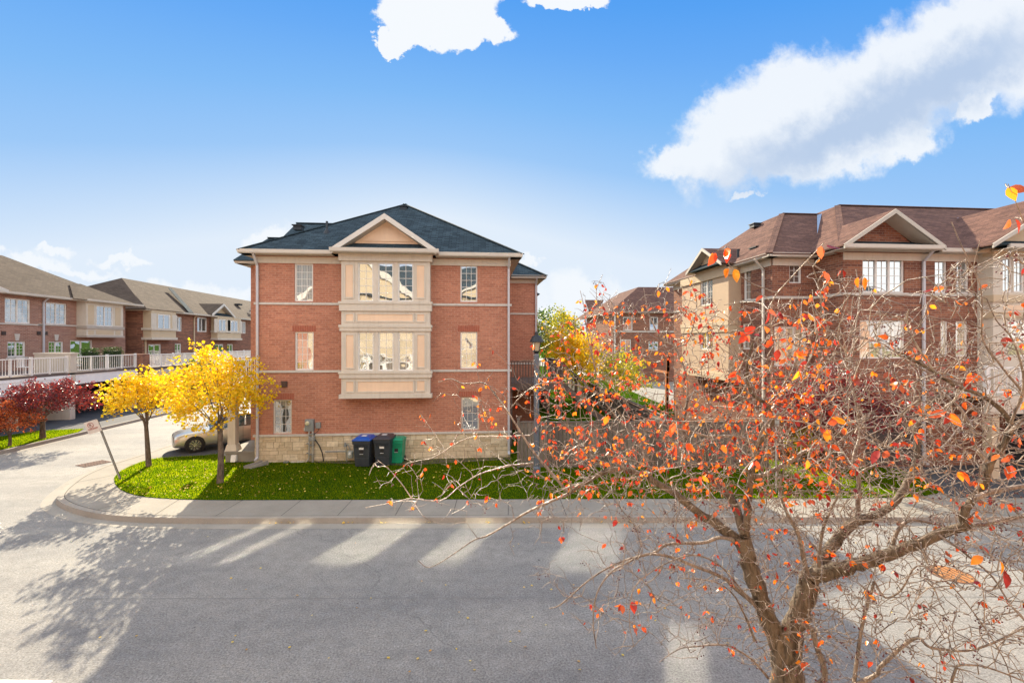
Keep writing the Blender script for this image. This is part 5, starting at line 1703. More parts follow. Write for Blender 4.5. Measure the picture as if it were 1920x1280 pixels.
L([(1412, 860), (1432, 800), (1470, 770), (1500, 735), (1512, 690), (1530, 640), (1540, 560), (1524, 500)], 9, 2.5, 3.6, 3.0)
L([(1438, 760), (1470, 720), (1495, 670), (1500, 610), (1480, 560)], 7, 3, 3.5, 3.2, 6)
L([(1388, 1017), (1353, 1007), (1316, 1017), (1252, 1020), (1226, 1036), (1183, 1046), (1140, 1064), (1100, 1090), (1052, 1132), (1030, 1140)], 15, 3, 3.8, 4.2)
L([(1411, 1128), (1382, 1105), (1353, 1081), (1300, 1060), (1260, 1044), (1215, 1038), (1180, 1052), (1146, 1072), (1120, 1110), (1112, 1160), (1118, 1215)], 16, 3, 3.75, 3.9)
L([(1415, 1200), (1396, 1152), (1374, 1113), (1340, 1090), (1284, 1083)], 9, 3, 3.7, 3.5, 6)
L([(1440, 1270), (1412, 1238), (1385, 1219), (1358, 1208), (1305, 1211), (1273, 1216), (1236, 1240)], 9, 2.5, 3.6, 3.3, 6)
L([(1418, 1140), (1390, 1105), (1350, 1060), (1300, 1040), (1240, 1060), (1190, 1100), (1180, 1160), (1188, 1210)], 8, 2, 3.7, 3.3, 6)
# right stem
L([(1522, 1082), (1560, 1070), (1600, 1060), (1650, 1045), (1700, 1026), (1760, 1002), (1812, 985)], 40, 28, 3.65, 3.2, 10)
L([(1812, 986), (1806, 965), (1822, 938), (1845, 905), (1857, 868), (1878, 836), (1892, 811), (1895, 794), (1878, 769), (1841, 741), (1790, 722), (1740, 690), (1686, 660)], 30, 9, 3.2, 2.9)
L([(1822, 938), (1858, 922), (1900, 914), (1940, 905), (2010, 880)], 20, 12, 3.1, 3.0)
L([(1812, 985), (1860, 980), (1910, 968), (1990, 960)], 18, 10, 3.2, 3.2)
L([(1852, 868), (1824, 828), (1822, 804), (1808, 776), (1787, 752), (1765, 735)], 15, 6, 3.1, 3.3)
L([(1787, 752), (1740, 785), (1700, 790), (1650, 806), (1600, 830)], 8, 3, 3.3, 3.6)
L([(1672, 1036), (1678, 1005), (1690, 985), (1712, 974), (1745, 980), (1790, 990), (1830, 992)], 14, 7, 3.45, 3.4)
L([(1524, 1080), (1545, 1048), (1573, 1006), (1603, 978), (1640, 965), (1674, 944), (1700, 905), (1717, 867), (1720, 834), (1715, 803), (1738, 770), (1765, 740), (1813, 724)], 34, 7, 3.65, 4.1)
L([(1603, 978), (1608, 950), (1610, 900), (1601, 860), (1612, 815), (1606, 760), (1592, 700), (1600, 640), (1612, 560), (1605, 505)], 18, 2.5, 3.8, 4.0)
L([(1717, 867), (1750, 850), (1775, 830), (1800, 800), (1838, 780)], 8, 3, 3.9, 4.2)
L([(1514, 1080), (1506, 1040), (1496, 1000), (1478, 965), (1462, 920), (1470, 880)], 18, 6, 3.6, 3.3)
L([(1535, 1062), (1541, 1000), (1560, 950), (1575, 920), (1570, 880)], 12, 5, 3.6, 3.4)
L([(1813, 724), (1771, 707), (1729, 693), (1686, 665), (1644, 640), (1577, 626), (1540, 610)], 9, 2.5, 3.0, 2.5)
L([(1892, 811), (1930, 760), (1880, 690), (1843, 638), (1841, 581), (1836, 530), (1805, 465), (1784, 416)], 10, 2.5, 2.9, 2.7)
L([(1841, 581), (1822, 530), (1830, 480), (1838, 450)], 4, 2, 2.8, 2.7, 6)
L([(1895, 794), (1920, 720), (1900, 640), (1868, 600), (1850, 560)], 9, 3, 2.6, 2.3)
L([(1950, 480), (1930, 440), (1915, 405), (1902, 372), (1890, 345)], 4, 2, 1.7, 1.6, 6)
L([(2010, 880), (1990, 700), (1960, 560), (1950, 480)], 14, 4, 3.0, 1.7)
# lower right stem
L([(1490, 1300), (1546, 1272), (1530, 1206), (1522, 1178), (1500, 1168)], 20, 16, 3.5, 3.55)
L([(1546, 1310), (1639, 1267), (1650, 1250), (1695, 1208), (1722, 1195), (1745, 1213), (1812, 1219), (1865, 1203), (1930, 1170)], 16, 5, 3.4, 2.9)
L([(1600, 1290), (1615, 1180), (1630, 1120), (1640, 1090)], 12, 8, 3.4, 3.3)
L([(1640, 1090), (1660, 1120), (1690, 1105), (1720, 1060), (1770, 1085), (1820, 1140), (1880, 1230), (1900, 1290)], 7, 3, 3.3, 2.8)
L([(1760, 1002), (1800, 1030), (1860, 1080), (1900, 1140), (1960, 1200)], 8, 4, 3.2, 2.8)
L([(1770, 1320), (1790, 1260), (1800, 1246), (1850, 1250), (1930, 1280)], 9, 5, 2.6, 2.5)

prof_top = [(640, 900), (760, 830), (830, 690), (900, 625), (960, 600), (1060, 600), (1110, 520), (1200, 560), (1270, 490), (1340, 560), (1420, 540), (1480, 560), (1540, 470), (1620, 520), (1700, 560), (1800, 480), (1860, 500), (1925, 420), (2300, 380)]
prof_bot = [(640, 960), (760, 960), (830, 1000), (960, 1040), (1020, 1130), (1120, 1230), (1240, 1230), (1360, 1240), (1500, 1290), (2300, 1320)]


def interp(P, x):
    for (a, b_), (c, d) in zip(P, P[1:]):
        if a <= x <= c: return b_ + (d - b_) * (x - a) / (c - a)
    return P[0][1] if x < P[0][0] else P[-1][1]


def targets(n, seed, spread, xr=(680, 2100)):
    """points within reach of the limbs, inside the tree's own outline"""
    q = random.Random(seed); out = []
    P = sk.P
    tries = 0
    while len(out) < n and tries < n * 60:
        tries += 1
        p = q.choice(P)
        v = Vector((q.gauss(0, 1), q.gauss(0, 1), q.gauss(0, .9))) * spread
        t = p + v
        rel = t - EYE
        zc = rel.y * ca + rel.x * sa; xc = rel.x * ca - rel.y * sa
        if zc < 1.25: continue
        px, py = 960 + FPX * xc / zc, 640 - FPX * rel.z / zc
        if not (xr[0] < px < xr[1]): continue
        if py < interp(prof_top, px) or py > interp(prof_bot, px): continue
        if px < 960 and zc < 3.4: continue
        # leave the window of bays and the lower left thinner
        if px < 1000 and q.random() < .62: continue
        if px < 1400 and py > 990 and q.random() < .35: continue
        if py > 1060 and q.random() < .12: continue
        if px > 1600 and q.random() < .2: continue
        out.append(tuple(t))
    return out


e1 = sk.colonize(targets(330, 1, .42), rk=.5, rmax=.010, jit=.09, sides=6, step=.10, droop=.06, seed=4, tip=.0024)
NEAR = [(1345, 470, 1.9), (1362, 462, 1.95), (1272, 832, 2.2), (1268, 790, 2.3), (1430, 610, 2.1), (1548, 800, 2.0), (1560, 780, 2.0), (1545, 455, 2.0), (1620, 515, 2.3), (1500, 690, 2.2), (1660, 840, 2.1),
        (1855, 1040, 2.0), (1890, 1065, 2.0), (1885, 345, 1.62), (1903, 408, 1.68), (1905, 870, 2.1), (1880, 850, 2.1), (1775, 770, 2.0), (1440, 580, 2.2), (1370, 500, 2.2), (1185, 1125, 3.0), (776, 950, 3.6), (1800, 880, 2.4), (1600, 700, 2.4)]
e0 = sk.colonize([tuple(PD(*k)) for k in NEAR], rk=.5, rmax=.006, jit=.08, sides=6, step=.10, seed=9, tip=.002)
e2 = sk.colonize(targets(3000, 2, .25), rk=.6, rmax=.005, jit=.11, sides=5, step=.07, droop=.03, seed=5, tip=.0018)
e3 = sk.colonize(targets(10000, 3, .13), rk=.7, rmax=.0028, jit=.08, sides=4, step=.05, droop=.02, seed=6, tip=.0013)
sk.mesh('trunk', mm['bark2'], CT, minr=.03); sk.mesh('branches', mm['twig'], CT, maxr=.03)

# leaves: ovate, pointed, folded along the midrib and curling, hanging from the twigs
q = np.random.default_rng(77)
LV = []
rp = random.Random(91)
base_ = []
for grp, prob, kmax in ((e1, .45, 3), (e2, .26, 3), (e3, .085, 2)):
    for pts in grp:
        e = pts[-1]
        rel = e - EYE; zc = rel.y * ca + rel.x * sa; px, py = 960 + FPX * (rel.x * ca - rel.y * sa) / zc, 640 - FPX * rel.z / zc
        pr = prob
        if py > 950: pr *= .45
        elif py < 870 and px < 1560: pr *= 1.75
        if px > 1560: pr *= .55
        if px < 1260 and py < 860: pr *= 1.3
        if zc < 2.0: pr *= .4
        cl = bnoise.noise(e * 2.6)
        pr *= max(.12, 1.0 + 2.4 * cl)
        if py < 760: pr *= 1.25
        if rp.random() > pr: continue
        for _ in range(rp.randint(1, kmax + 1)):
            f = rp.uniform(0, .6)
            p = e.lerp(pts[-2], f)
            base_.append((p, (pts[-1] - pts[-2]).normalized()))
shape = [(0, 0), (.18, .24), (.42, .33), (.68, .24), (1.0, 0)]
V = []; F = []
nb0 = len(base_)
for pts in e0:
    for _ in range(2): base_.append((pts[-1] + Vector((rp.gauss(0, .012), rp.gauss(0, .012), 0)), (pts[-1] - pts[-2]).normalized()))
for bi, (p, tdir) in enumerate(base_):
    Ls = rp.uniform(.028, .056) if bi < nb0 else rp.uniform(.05, .075)
    dirv = (tdir * rp.uniform(-.1, .6) + Vector((rp.gauss(0, .45), rp.gauss(0, .45), -rp.uniform(.3, 1.3)))).normalized()
    sidev = dirv.cross(Vector((rp.gauss(0, 1), rp.gauss(0, 1), rp.gauss(0, 1)))).normalized()
    nv = sidev.cross(dirv)
    curl = rp.uniform(-.15, .55); fold = rp.uniform(.05, .45)
    o = p + dirv * .012
    b_ = len(V); rows = []
    for (u, wd) in shape:
        c = o + dirv * (u * Ls * (1 - .15 * curl)) + nv * (-curl * u * u * Ls * .6)
        hw = wd * Ls * (.80 + .1 * rp.random())
        if wd == 0:
            V.append(tuple(c)); rows.append((len(V) - 1,))
        else:
            V.append(tuple(c - sidev * hw + nv * hw * fold)); V.append(tuple(c)); V.append(tuple(c + sidev * hw + nv * hw * fold)); rows.append((len(V) - 3, len(V) - 2, len(V) - 1))
    a = rows[0][0]
    F += [(a, rows[1][0], rows[1][1]), (a, rows[1][1], rows[1][2])]
    for i in (1, 2):
        A_, B_ = rows[i], rows[i + 1]
        F += [(A_[0], B_[0], B_[1]), (A_[0], B_[1], A_[1]), (A_[1], B_[1], B_[2]), (A_[1], B_[2], A_[2])]
    z_ = rows[4][0]
    F += [(rows[3][0], z_, rows[3][1]), (rows[3][1], z_, rows[3][2])]
npmesh('foliage', np.array(V), np.array(F), mm['rleaf'], CT)
print('crab leaves', len(base_), 'tubes', len(sk.tubes))
# little dark fruits on stalks
V = []; F = []
ico = [(0, 0, 1), (.894, 0, .447), (.276, .851, .447), (-.724, .526, .447), (-.724, -.526, .447), (.276, -.851, .447), (.724, .526, -.447), (-.276, .851, -.447), (-.894, 0, -.447), (-.276, -.851, -.447), (.724, -.526, -.447), (0, 0, -1)]
icf = [(0, 1, 2), (0, 2, 3), (0, 3, 4), (0, 4, 5), (0, 5, 1), (1, 6, 2), (2, 7, 3), (3, 8, 4), (4, 9, 5), (5, 10, 1), (6, 7, 2), (7, 8, 3), (8, 9, 4), (9, 10, 5), (10, 6, 1), (11, 7, 6), (11, 8, 7), (11, 9, 8), (11, 10, 9), (11, 6, 10)]
stalk = MB(); nb = 0
for grp in (e1, e2):
    for pts in grp:
        if rp.random() > .22: continue
        for _ in range(rp.randint(2, 5)):
            p = pts[-1].lerp(pts[-2], rp.random() * .8)
            c = p + Vector((rp.gauss(0, .018), rp.gauss(0, .018), -rp.uniform(.01, .045)))
            r_ = rp.uniform(.0045, .0068); b_ = len(V)
            V += [(c.x + x * r_, c.y + y * r_, c.z + z * r_) for x, y, z in ico]; F += [tuple(b_ + k for k in f) for f in icf]
            stalk.tube([p, p.lerp(c, .5) + Vector((.003, 0, .002)), c], .0009, 3, cap=False)
npmesh('fruit', np.array(V), np.array(F), mm['berry'], CT, smooth=True)
npmesh('fruit_stalk', np.array(stalk.v), np.array(stalk.f), mm['twig'], CT)

# ------------------------------------------------------------------ garden fence, deck, posts
mm['wood'] = None
m, nt, ln, p = newmat('weathered_wood')
t = nt.new('ShaderNodeTexCoord').outputs['Object']
mp = nt.new('ShaderNodeMapping'); ln.new(t, mp.inputs[0]); mp.inputs[3].default_value = (6, 6, .5)
g_ = nt.new('ShaderNodeNewGeometry')
col = mixc(nt, ln, g_.outputs['Random Per Island'], (.10, .085, .072), (.22, .185, .155))
col = mixc(nt, ln, 1, col, mixc(nt, ln, mrange(nt, ln, noise(nt, ln, mp.outputs[0], 8, 6, .7), .3, .7), (.65,) * 3, (1.2,) * 3), 'MULTIPLY')
ln.new(col, p.inputs['Base Color']); p.inputs['Roughness'].default_value = .85
mm['wood'] = m
mm['owood'] = plain('orange_wood', (.50, .18, .06), .7, .2, 6)
mm['dwood'] = plain('dark_deck_wood', (.13, .10, .085), .85, .25, 7)


def fence(p0, p1, h, label, n_post, name='wooden_fence', bw=.14, group=None, z0=.15):
    p0, p1 = Vector((p0[0], p0[1], z0)), Vector((p1[0], p1[1], z0))
    d = p1 - p0; Lh = d.length; u = d.normalized(); nrm = Vector((u.y, -u.x, 0))
    t = thing(name, label, 'fence', tuple(p0), group)
    r = random.Random(int(Lh * 100))
    fr = lambda a, dd, z: tuple(p0 + u * a + nrm * dd + Vector((0, 0, z)))
    for i in range(n_post):
        a0, a1 = Lh * i / n_post, Lh * (i + 1) / n_post
        b = MB(); n = int((a1 - a0 - .1) / bw)
        for k in range(n):
            x = a0 + .06 + (a1 - a0 - .12) * k / n; w_ = (a1 - a0 - .12) / n
            hz = h + r.uniform(-.01, .01)
            b.fbox(fr, x + .006, x + w_ - .006, r.uniform(.02, .03), .045, .05, hz - .10)
        b.fbox(fr, a0 + .05, a1 - .05, -.02, .018, .25, .34); b.fbox(fr, a0 + .05, a1 - .05, -.02, .018, h - .4, h - .31)
        b.build('board_panel', mm['wood'], t)
    for i in range(n_post + 1):
        a = Lh * i / n_post
        b = MB(); b.fbox(fr, a - .05, a + .05, -.05, .055, -.1, h + .02); b.fbox(fr, a - .065, a + .065, -.065, .07, h + .02, h + .05)
        b.build('post', mm['wood'], t)
    b = MB(); b.fbox(fr, .07, Lh - .07, -.03, .065, h - .1, h - .06); b.build('cap_rail', mm['wood'], t)
    return t


fa, fb_ = G(972, 877, .15), G(1438, 877, .15)
fence(fa, fb_, 1.85, 'grey weathered board fence between the corner townhouse and the right hand row', 5)
fence((8.2, 18.9), (9.6, 46), 1.7, 'sunlit board fence running back between two backyards', 10)
fence((5.0, 30), (5.0, 50), 1.7, 'board fence along the yard behind the deck', 6)
# deck beside the wing
DK = thing('wooden_deck', 'dark weathered raised wooden deck behind the lamp post, beside the townhouse', 'deck', (2.8, 22.5, .15))
dx0, dx1, dy0, dy1, dz = 1.62, 4.15, 21.0, 24.85, 3.05
b = MB()
n = 18
for i in range(n): b.box(dx0, dy0 + (dy1 - dy0) * i / n, dz - .04, dx1, dy0 + (dy1 - dy0) * (i + 1) / n - .01, dz)
b.box(dx0, dy0 - .05, dz - .3, dx1 + .04, dy0 - .004, dz + .01); b.box(dx1 + .004, dy0, dz - .3, dx1 + .05, dy1, dz + .01)
b.build('deck_floor', mm['dwood'], DK)
for x, y in ((dx0 + .1, dy0 + .1), (dx1 - .1, dy0 + .1), (dx1 - .1, dy1 - .2)):
    MB().box(x - .07, y - .07, .1, x + .07, y + .07, dz - .31).build('post', mm['dwood'], DK)
for fr, a0, a1, d in ((front(dy0), dx0, dx1, 0), (east(dx1), dy0, dy1, 0)):
    b = MB(); n = int((a1 - a0) / .13)
    for i in range(n + 1): b.fbox(fr, a0 + (a1 - a0) * i / n - .02, a0 + (a1 - a0) * i / n + .02, -.06, -.02, dz + .01, dz + 1.0)
    b.fbox(fr, a0, a1, -.1, .03, dz + 1.0, dz + 1.05); b.build('railing', mm['dwood'], DK)
b = MB()
for i in range(12): b.box(dx1 + .06 + i * .26, dy0 + .3, dz - .24 * (i + 1), dx1 + .06 + (i + 1) * .28, dy0 + 1.3, dz - .24 * (i + 1) + .04)
b.bar((dx1 + .06, dy0 + .27, dz - .1), (dx1 + 3.2, dy0 + .27, .2), .05, .25); b.bar((dx1 + .06, dy0 + .27, dz + .9), (dx1 + 3.2, dy0 + .27, 1.15), .06, .06)
b.build('stairs', mm['dwood'], DK)
D2 = thing('wooden_deck', 'orange stained wooden deck on the sunlit flank of the right hand row', 'deck', (11, 27.5, .15))
q0 = PX(1252, 650, 11.9)
yq = 27.6
xq0, xq1 = PY(1250, 660, yq).x, PY(1268, 660, yq).x
b = MB(); b.box(xq0, yq, 3.0, 12.2, 29.5, 3.12)
for i in range(9): b.box(xq0 + (12.2 - xq0) * i / 9, yq + .02, 3.12, xq0 + (12.2 - xq0) * i / 9 + .09, yq + .05, 4.1)
b.box(xq0, yq - .01, 4.1, 12.2, yq + .07, 4.16); b.build('railing', mm['owood'], D2)
for x in (xq0 + .08, 12.1): MB().box(x - .07, yq + .03, .1, x + .07, yq + .17, 2.998).build('post', mm['owood'], D2)

# lamp post
lp = G(1006, 889, .15)
LPt = thing('lamp_post', 'dark grey lamp post with a hooded lantern in front of the wooden fence', 'street lamp', tuple(lp))
b = MB(); b.lathe(tuple(lp), [(.14, -.1), (.14, .25), (.105, .3), (.095, 4.35), (.06, 4.42)], 10); b.build('pole', plain('lamp_paint', (.13, .155, .19), .45, .08, 5, metal=.2), LPt, smooth=False)
b = MB(); z0 = 4.40
b.lathe((lp.x, lp.y, lp.z + z0), [(.07, 0), (.09, .05), (.13, .09), (.13, .11)], 8)
for k in range(4):
    a = math.pi / 4 + k * math.pi / 2
    b.bar((lp.x + math.cos(a) * .12, lp.y + math.sin(a) * .12, lp.z + z0 + .1), (lp.x + math.cos(a) * .19, lp.y + math.sin(a) * .19, lp.z + z0 + .42), .022)
b.build('lantern_cage', mm['dmetal'], LPt)
b = MB(); b.lathe((lp.x, lp.y, lp.z + z0 + .11), [(.105, 0), (.165, .30), (.165, .31)], 8); b.build('lantern_glass', plain('milky_glass', (.5, .42, .28), .2, .1, 3), LPt)
b = MB(); b.lathe((lp.x, lp.y, lp.z + z0 + .42), [(.25, 0), (.25, .03), (.17, .22), (.07, .25), (.06, .36), (.02, .40)], 8); b.build('lantern_hood', mm['dmetal'], LPt)
# thin galvanised post at the end of the lawn
gp = G(1455, 924, .15)
GP = thing('sign_post', 'thin galvanised post on the lawn behind the crabapple tree', 'post', tuple(gp))
MB().bar(tuple(gp - Vector((0, 0, .1))), (gp.x, gp.y, 2.85), .055, .035).build('post', mm['metal'], GP)
b = MB(); b.hexa([(gp.x - .012, gp.y - .15, 2.3), (gp.x + .0, gp.y - .16, 2.3), (gp.x + .0, gp.y + .15, 2.3), (gp.x - .012, gp.y + .15, 2.3), (gp.x - .012, gp.y - .15, 2.8), (gp.x, gp.y - .16, 2.8), (gp.x, gp.y + .15, 2.8), (gp.x - .012, gp.y + .15, 2.8)])
b.build('sign_plate', mm['metal'], GP)

# leaning no-parking sign
sb0 = G(226, 899, .15)
ST = thing('parking_sign', 'white no parking sign on a perforated steel post leaning left on the corner lawn', 'road sign', tuple(sb0))
stp = PD(181.5, 786, 15.95)
t_ = (stp - sb0).normalized()
b = MB(); b.bar(sb0 - t_ * .15, stp, .06, .035, up=(ca * 0 + sa, ca, 0)); b.build('post', plain('steel_post', (.20, .20, .18), .5, .15, 20, metal=.5), ST)
b = MB(); vw = (EYE - sb0).normalized()
for i in range(60):
    c = sb0 + t_ * (.1 + i * .0385)
    if (c - sb0).length > (stp - sb0).length * .82: break
    c = c + vw * .024
    rt = t_.cross(vw).normalized()
    b.poly(*[c + rt * (.009 * math.cos(k * math.pi / 3)) + t_ * (.009 * math.sin(k * math.pi / 3)) for k in range(6)])
b.build('post_hole', mm['vinyl'], ST, recalc=False)
TL_, TR_, BR_, BL_ = [PD(x, y, 15.86) for x, y in ((157, 792.5), (182, 785), (190.3, 807), (167, 814.3))]
u = (TR_ - TL_).normalized(); v = (TL_ - BL_).normalized(); nn_ = u.cross(v).normalized()
if nn_.dot(vw) < 0: nn_ = -nn_
W_, H_ = (TR_ - TL_).length, (TL_ - BL_).length
O_ = BL_


def S(a, c, d=0): return O_ + u * (a * W_) + v * (c * H_) + nn_ * d


b = MB(); rr = .07
out = []
for cx, cy, a0 in ((1 - rr, 1 - rr, 0), (rr, 1 - rr, 90), (rr, rr, 180), (1 - rr, rr, 270)):
    for k in range(4):
        a = rad(a0 + k * 30); out.append((cx + rr * math.cos(a), cy + rr * math.sin(a)))
b.poly(*[S(x, y, .012) for x, y in out]); b.poly(*[S(x, y, .006) for x, y in reversed(out)])
for i in range(len(out)):
    (x0, y0), (x1, y1) = out[i], out[(i + 1) % len(out)]
    b.poly(S(x0, y0, .006), S(x1, y1, .006), S(x1, y1, .012), S(x0, y0, .012))
plate = b.build('sign_plate', plain('sign_white', (.60, .54, .48), .4, .05, 4), ST)
mk = plain('faded_red_print', (.32, .07, .05), .6, .1, 4); mkb = plain('dark_print', (.07, .035, .03), .6)
b = MB(); cx, cy, R1, R2 = .40, .66, .225, .18
for i in range(28):
    a, c = 2 * math.pi * i / 28, 2 * math.pi * (i + 1) / 28
    b.poly(S(cx + R1 * math.cos(a), cy + R1 * math.sin(a), .0145), S(cx + R1 * math.cos(c), cy + R1 * math.sin(c), .0145), S(cx + R2 * math.cos(c), cy + R2 * math.sin(c), .0145), S(cx + R2 * math.cos(a), cy + R2 * math.sin(a), .0145))
n_ = Vector((math.cos(rad(45)), math.sin(rad(45)), 0)) * .02; d_ = Vector((math.cos(rad(-45)), math.sin(rad(-45)), 0)) * .19
b.poly(*[S(cx + x, cy + y, .0165) for x, y in ((-d_.x - n_.x, -d_.y - n_.y), (-d_.x + n_.x, -d_.y + n_.y), (d_.x + n_.x, d_.y + n_.y), (d_.x - n_.x, d_.y - n_.y))])
b.build('prohibition_ring', mk, plate, recalc=False)
b = MB()
b.poly(*[S(cx + x, cy + y, .0155) for x, y in ((-.075, -.12), (-.035, -.12), (-.035, .12), (-.075, .12))])
for i in range(8):
    a, c = rad(90 - i * 22.5), rad(90 - (i + 1) * 22.5)
    b.poly(*[S(cx - .035 + r_ * math.cos(q_) * 1.15, cy + .05 + r_ * math.sin(q_), .0155) for r_, q_ in ((.07, a), (.07, c), (.03, c), (.03, a))])
b.build('letter_p', mkb, plate, recalc=False)
b = MB()
rq = random.Random(3); x = .12
while x < .80:
    w_ = rq.uniform(.025, .05); b.poly(*[S(xx, yy, .0145) for xx, yy in ((x, .33), (x + w_, .33), (x + w_, .41), (x, .41))]); x += w_ + .015
b.poly(*[S(xx, yy, .0145) for xx, yy in ((.12, .285), (.80, .285), (.80, .31), (.12, .31))])
b.build('print_line', mk, plate, recalc=False)
b = MB()
for (x, y) in ((.90, .92), (.90, .12)): b.poly(*[S(x + .022 * math.cos(k * math.pi / 4), y + .022 * math.sin(k * math.pi / 4), .017) for k in range(8)])
b.build('bolt', mkb, plate, recalc=False)


# ------------------------------------------------------------------ bins
def bin_(name, label, loc, wd, dp, h, lid_h, body, lid, rz=0, sticker=True, group='wheeled bins against the house wall', slot=True):
    t = thing(name, label, 'bin', tuple(loc), group, rz=rz)
    mat_b, mat_l = body, lid
    b = MB(); w0, d0 = wd * .40, dp * .38; w1, d1 = wd / 2, dp / 2
    zs = [(0.02, w0, d0), (.35 * h, w0 + (w1 - w0) * .4, d0 + (d1 - d0) * .4), (.86 * h, w1 * .97, d1 * .96), (.87 * h, w1 * 1.03, d1 * 1.02), (h, w1 * 1.05, d1 * 1.05)]
    for (z0, a0, c0), (z1, a1, c1) in zip(zs, zs[1:]):
        b.hexa([(-a0, -c0, z0), (a0, -c0, z0), (a0, c0, z0), (-a0, c0, z0), (-a1, -c1, z1), (a1, -c1, z1), (a1, c1, z1), (-a1, c1, z1)])
    b.build('body', mat_b, t, local=True, bevel=.015)
    rb = MB(); n = 9
    for i in range(n):
        x = -w1 * .7 + w1 * 1.4 * i / (n - 1)
        rb.hexa([(x - .008, -d1 * .985 - .012, h * .74), (x + .008, -d1 * .985 - .012, h * .74), (x + .008, -d1 * .9, h * .74), (x - .008, -d1 * .9, h * .74), (x - .008, -d1 * 1.04, h * .86), (x + .008, -d1 * 1.04, h * .86), (x + .008, -d1 * .9, h * .86), (x - .008, -d1 * .9, h * .86)])
    rb.build('rib', mat_b, t, local=True)
    l = MB(); o = .03
    l.hexa([(-w1 * 1.08, -d1 * 1.12, h), (w1 * 1.08, -d1 * 1.12, h), (w1 * 1.08, d1 * 1.05, h), (-w1 * 1.08, d1 * 1.05, h),
            (-w1 * 1.08, -d1 * 1.12, h + .045), (w1 * 1.08, -d1 * 1.12, h + .045), (w1 * 1.08, d1 * 1.05, h + .06), (-w1 * 1.08, d1 * 1.05, h + .06)])
    l.hexa([(-w1 * .95, -d1 * .92, h + .045), (w1 * .95, -d1 * .92, h + .045), (w1 * .95, d1 * .9, h + .055), (-w1 * .95, d1 * .9, h + .055),
            (-w1 * .78, -d1 * .55, h + lid_h), (w1 * .78, -d1 * .55, h + lid_h), (w1 * .78, d1 * .85, h + lid_h + .01), (-w1 * .78, d1 * .85, h + lid_h + .01)])
    lo = l.build('lid', mat_l, t, local=True, bevel=.012)
    s = MB(); s.poly((-.10, -d1 * .30, h + lid_h + .014), (.10, -d1 * .30, h + lid_h + .014), (.10, d1 * .2, h + lid_h + .016), (-.10, d1 * .2, h + lid_h + .016))
    if sticker: s.build('lid_sticker', mm['vinyl'], lo, local=True)
    if sticker:
        s = MB(); z0 = h * .68; f = -d1 * .96
        s.poly((-.09, f - .006, z0), (.09, f - .006, z0), (.09, f - .012, z0 + .085), (-.09, f - .012, z0 + .085))
        s.build('front_sticker', mm['vinyl'], t, local=True)
    hs = MB(); f = -d1 * .93; z0 = h * .50
    hs.box(-.07, f - .0, z0, .07, f + .03, z0 + .15)
    hs.build('handle_recess', mm['black'], t, local=True)
    hb = MB(); hb.tube([(-.07, f - .012, z0 + .005), (.07, f - .012, z0 + .005)], .011, 8); hb.build('lift_bar', mm['metal'], t, local=True)
    ax = MB(); ax.tube([(-w1 * .95, d1 * .8, h * .93), (w1 * .95, d1 * .8, h * .93)], .016, 8); ax.build('handle', mat_b, t, local=True)
    for sx in (-1, 1):
        wb_ = MB(); wb_.tube([(sx * (w1 * .82 - .03), d1 * .78, .12), (sx * (w1 * .82 + .03), d1 * .78, .12)], .12, 14); wb_.build('wheel', mm['black'], t, local=True)
    return t


mm['binb'] = plain('charcoal_plastic', (.035, .042, .055), .42, .15, 5, spec=.5)
mm['binblue'] = plain('blue_plastic', (.012, .08, .38), .35, .1, 4, spec=.5)
mm['bingreen'] = plain('green_plastic', (.01, .28, .15), .4, .12, 4, spec=.5)
mm['bindark'] = plain('dark_lid_plastic', (.05, .045, .055), .38, .1, 4, spec=.5)
g1, g2, g3 = G(679, 877, .16), G(716, 875.5, .16), G(739, 872, .16)
bin_('wheeled_bin', 'charcoal wheeled bin with a bright blue lid against the house wall', (g1.x, g1.y + .40, .165), .66, .78, 1.02, .12, mm['binb'], mm['binblue'], rz=rad(-6))
bin_('wheeled_bin', 'charcoal wheeled bin with a dark lid, between the blue lidded and the green bin', (g2.x + .03, g2.y + .40, .165), .64, .76, 1.04, .12, mm['binb'], mm['bindark'], rz=rad(-6))
bin_('wheeled_bin', 'smaller bright green wheeled bin beside the dark bins', (g3.x + .08, g3.y + .42, .165), .50, .55, .92, .09, mm['bingreen'], mm['bingreen'], rz=rad(-6), sticker=False)

# ------------------------------------------------------------------ meters on the wall
def FP(px, py, d=0): q = PY(px, py, YF - d); return q


EM = thing('electric_meter', 'grey electric meter box with round dial on the brick wall, above two pipes', 'meter', tuple(FP(583, 797)))
b = MB(); r = rF(574, 785, 590, 807, YF); b.fbox(F1, r[0], r[1], .0, .16, r[2], r[3]); b.build('meter_box', mm['meter'], EM, bevel=.008)
c = FP(580, 791.5)
b = MB(); b.tube([(c.x, YF - .16, c.z), (c.x, YF - .23, c.z)], .09, 20); b.build('meter_ring', mm['metal'], EM)
b = MB(); b.tube([(c.x, YF - .23, c.z), (c.x, YF - .28, c.z), (c.x, YF - .295, c.z)], [.075, .07, .04], 20); b.build('meter_dial', plain('dial', (.55, .5, .30), .2, .1, 20, spec=.8), EM)
r = rF(593, 791, 602, 802, YF); b = MB(); b.fbox(F1, r[0], r[1], 0, .1, r[2], r[3]); b.build('junction_box', mm['meter'], EM, bevel=.006)
r = rF(570.5, 801, 574, 807, YF); b = MB(); b.fbox(F1, r[0], r[1], 0, .06, r[2], r[3]); b.build('small_box', mm['band'], EM)
r = rF(580, 818, 591, 825.5, YF - .08); b = MB(); b.fbox(F1, r[0], r[1], .09, .2, r[2], r[3]); b.build('splitter_box', mm['meter'], EM, bevel=.006)
P_ = lambda px, py, d=.13: tuple(PY(px, py, YF - d))
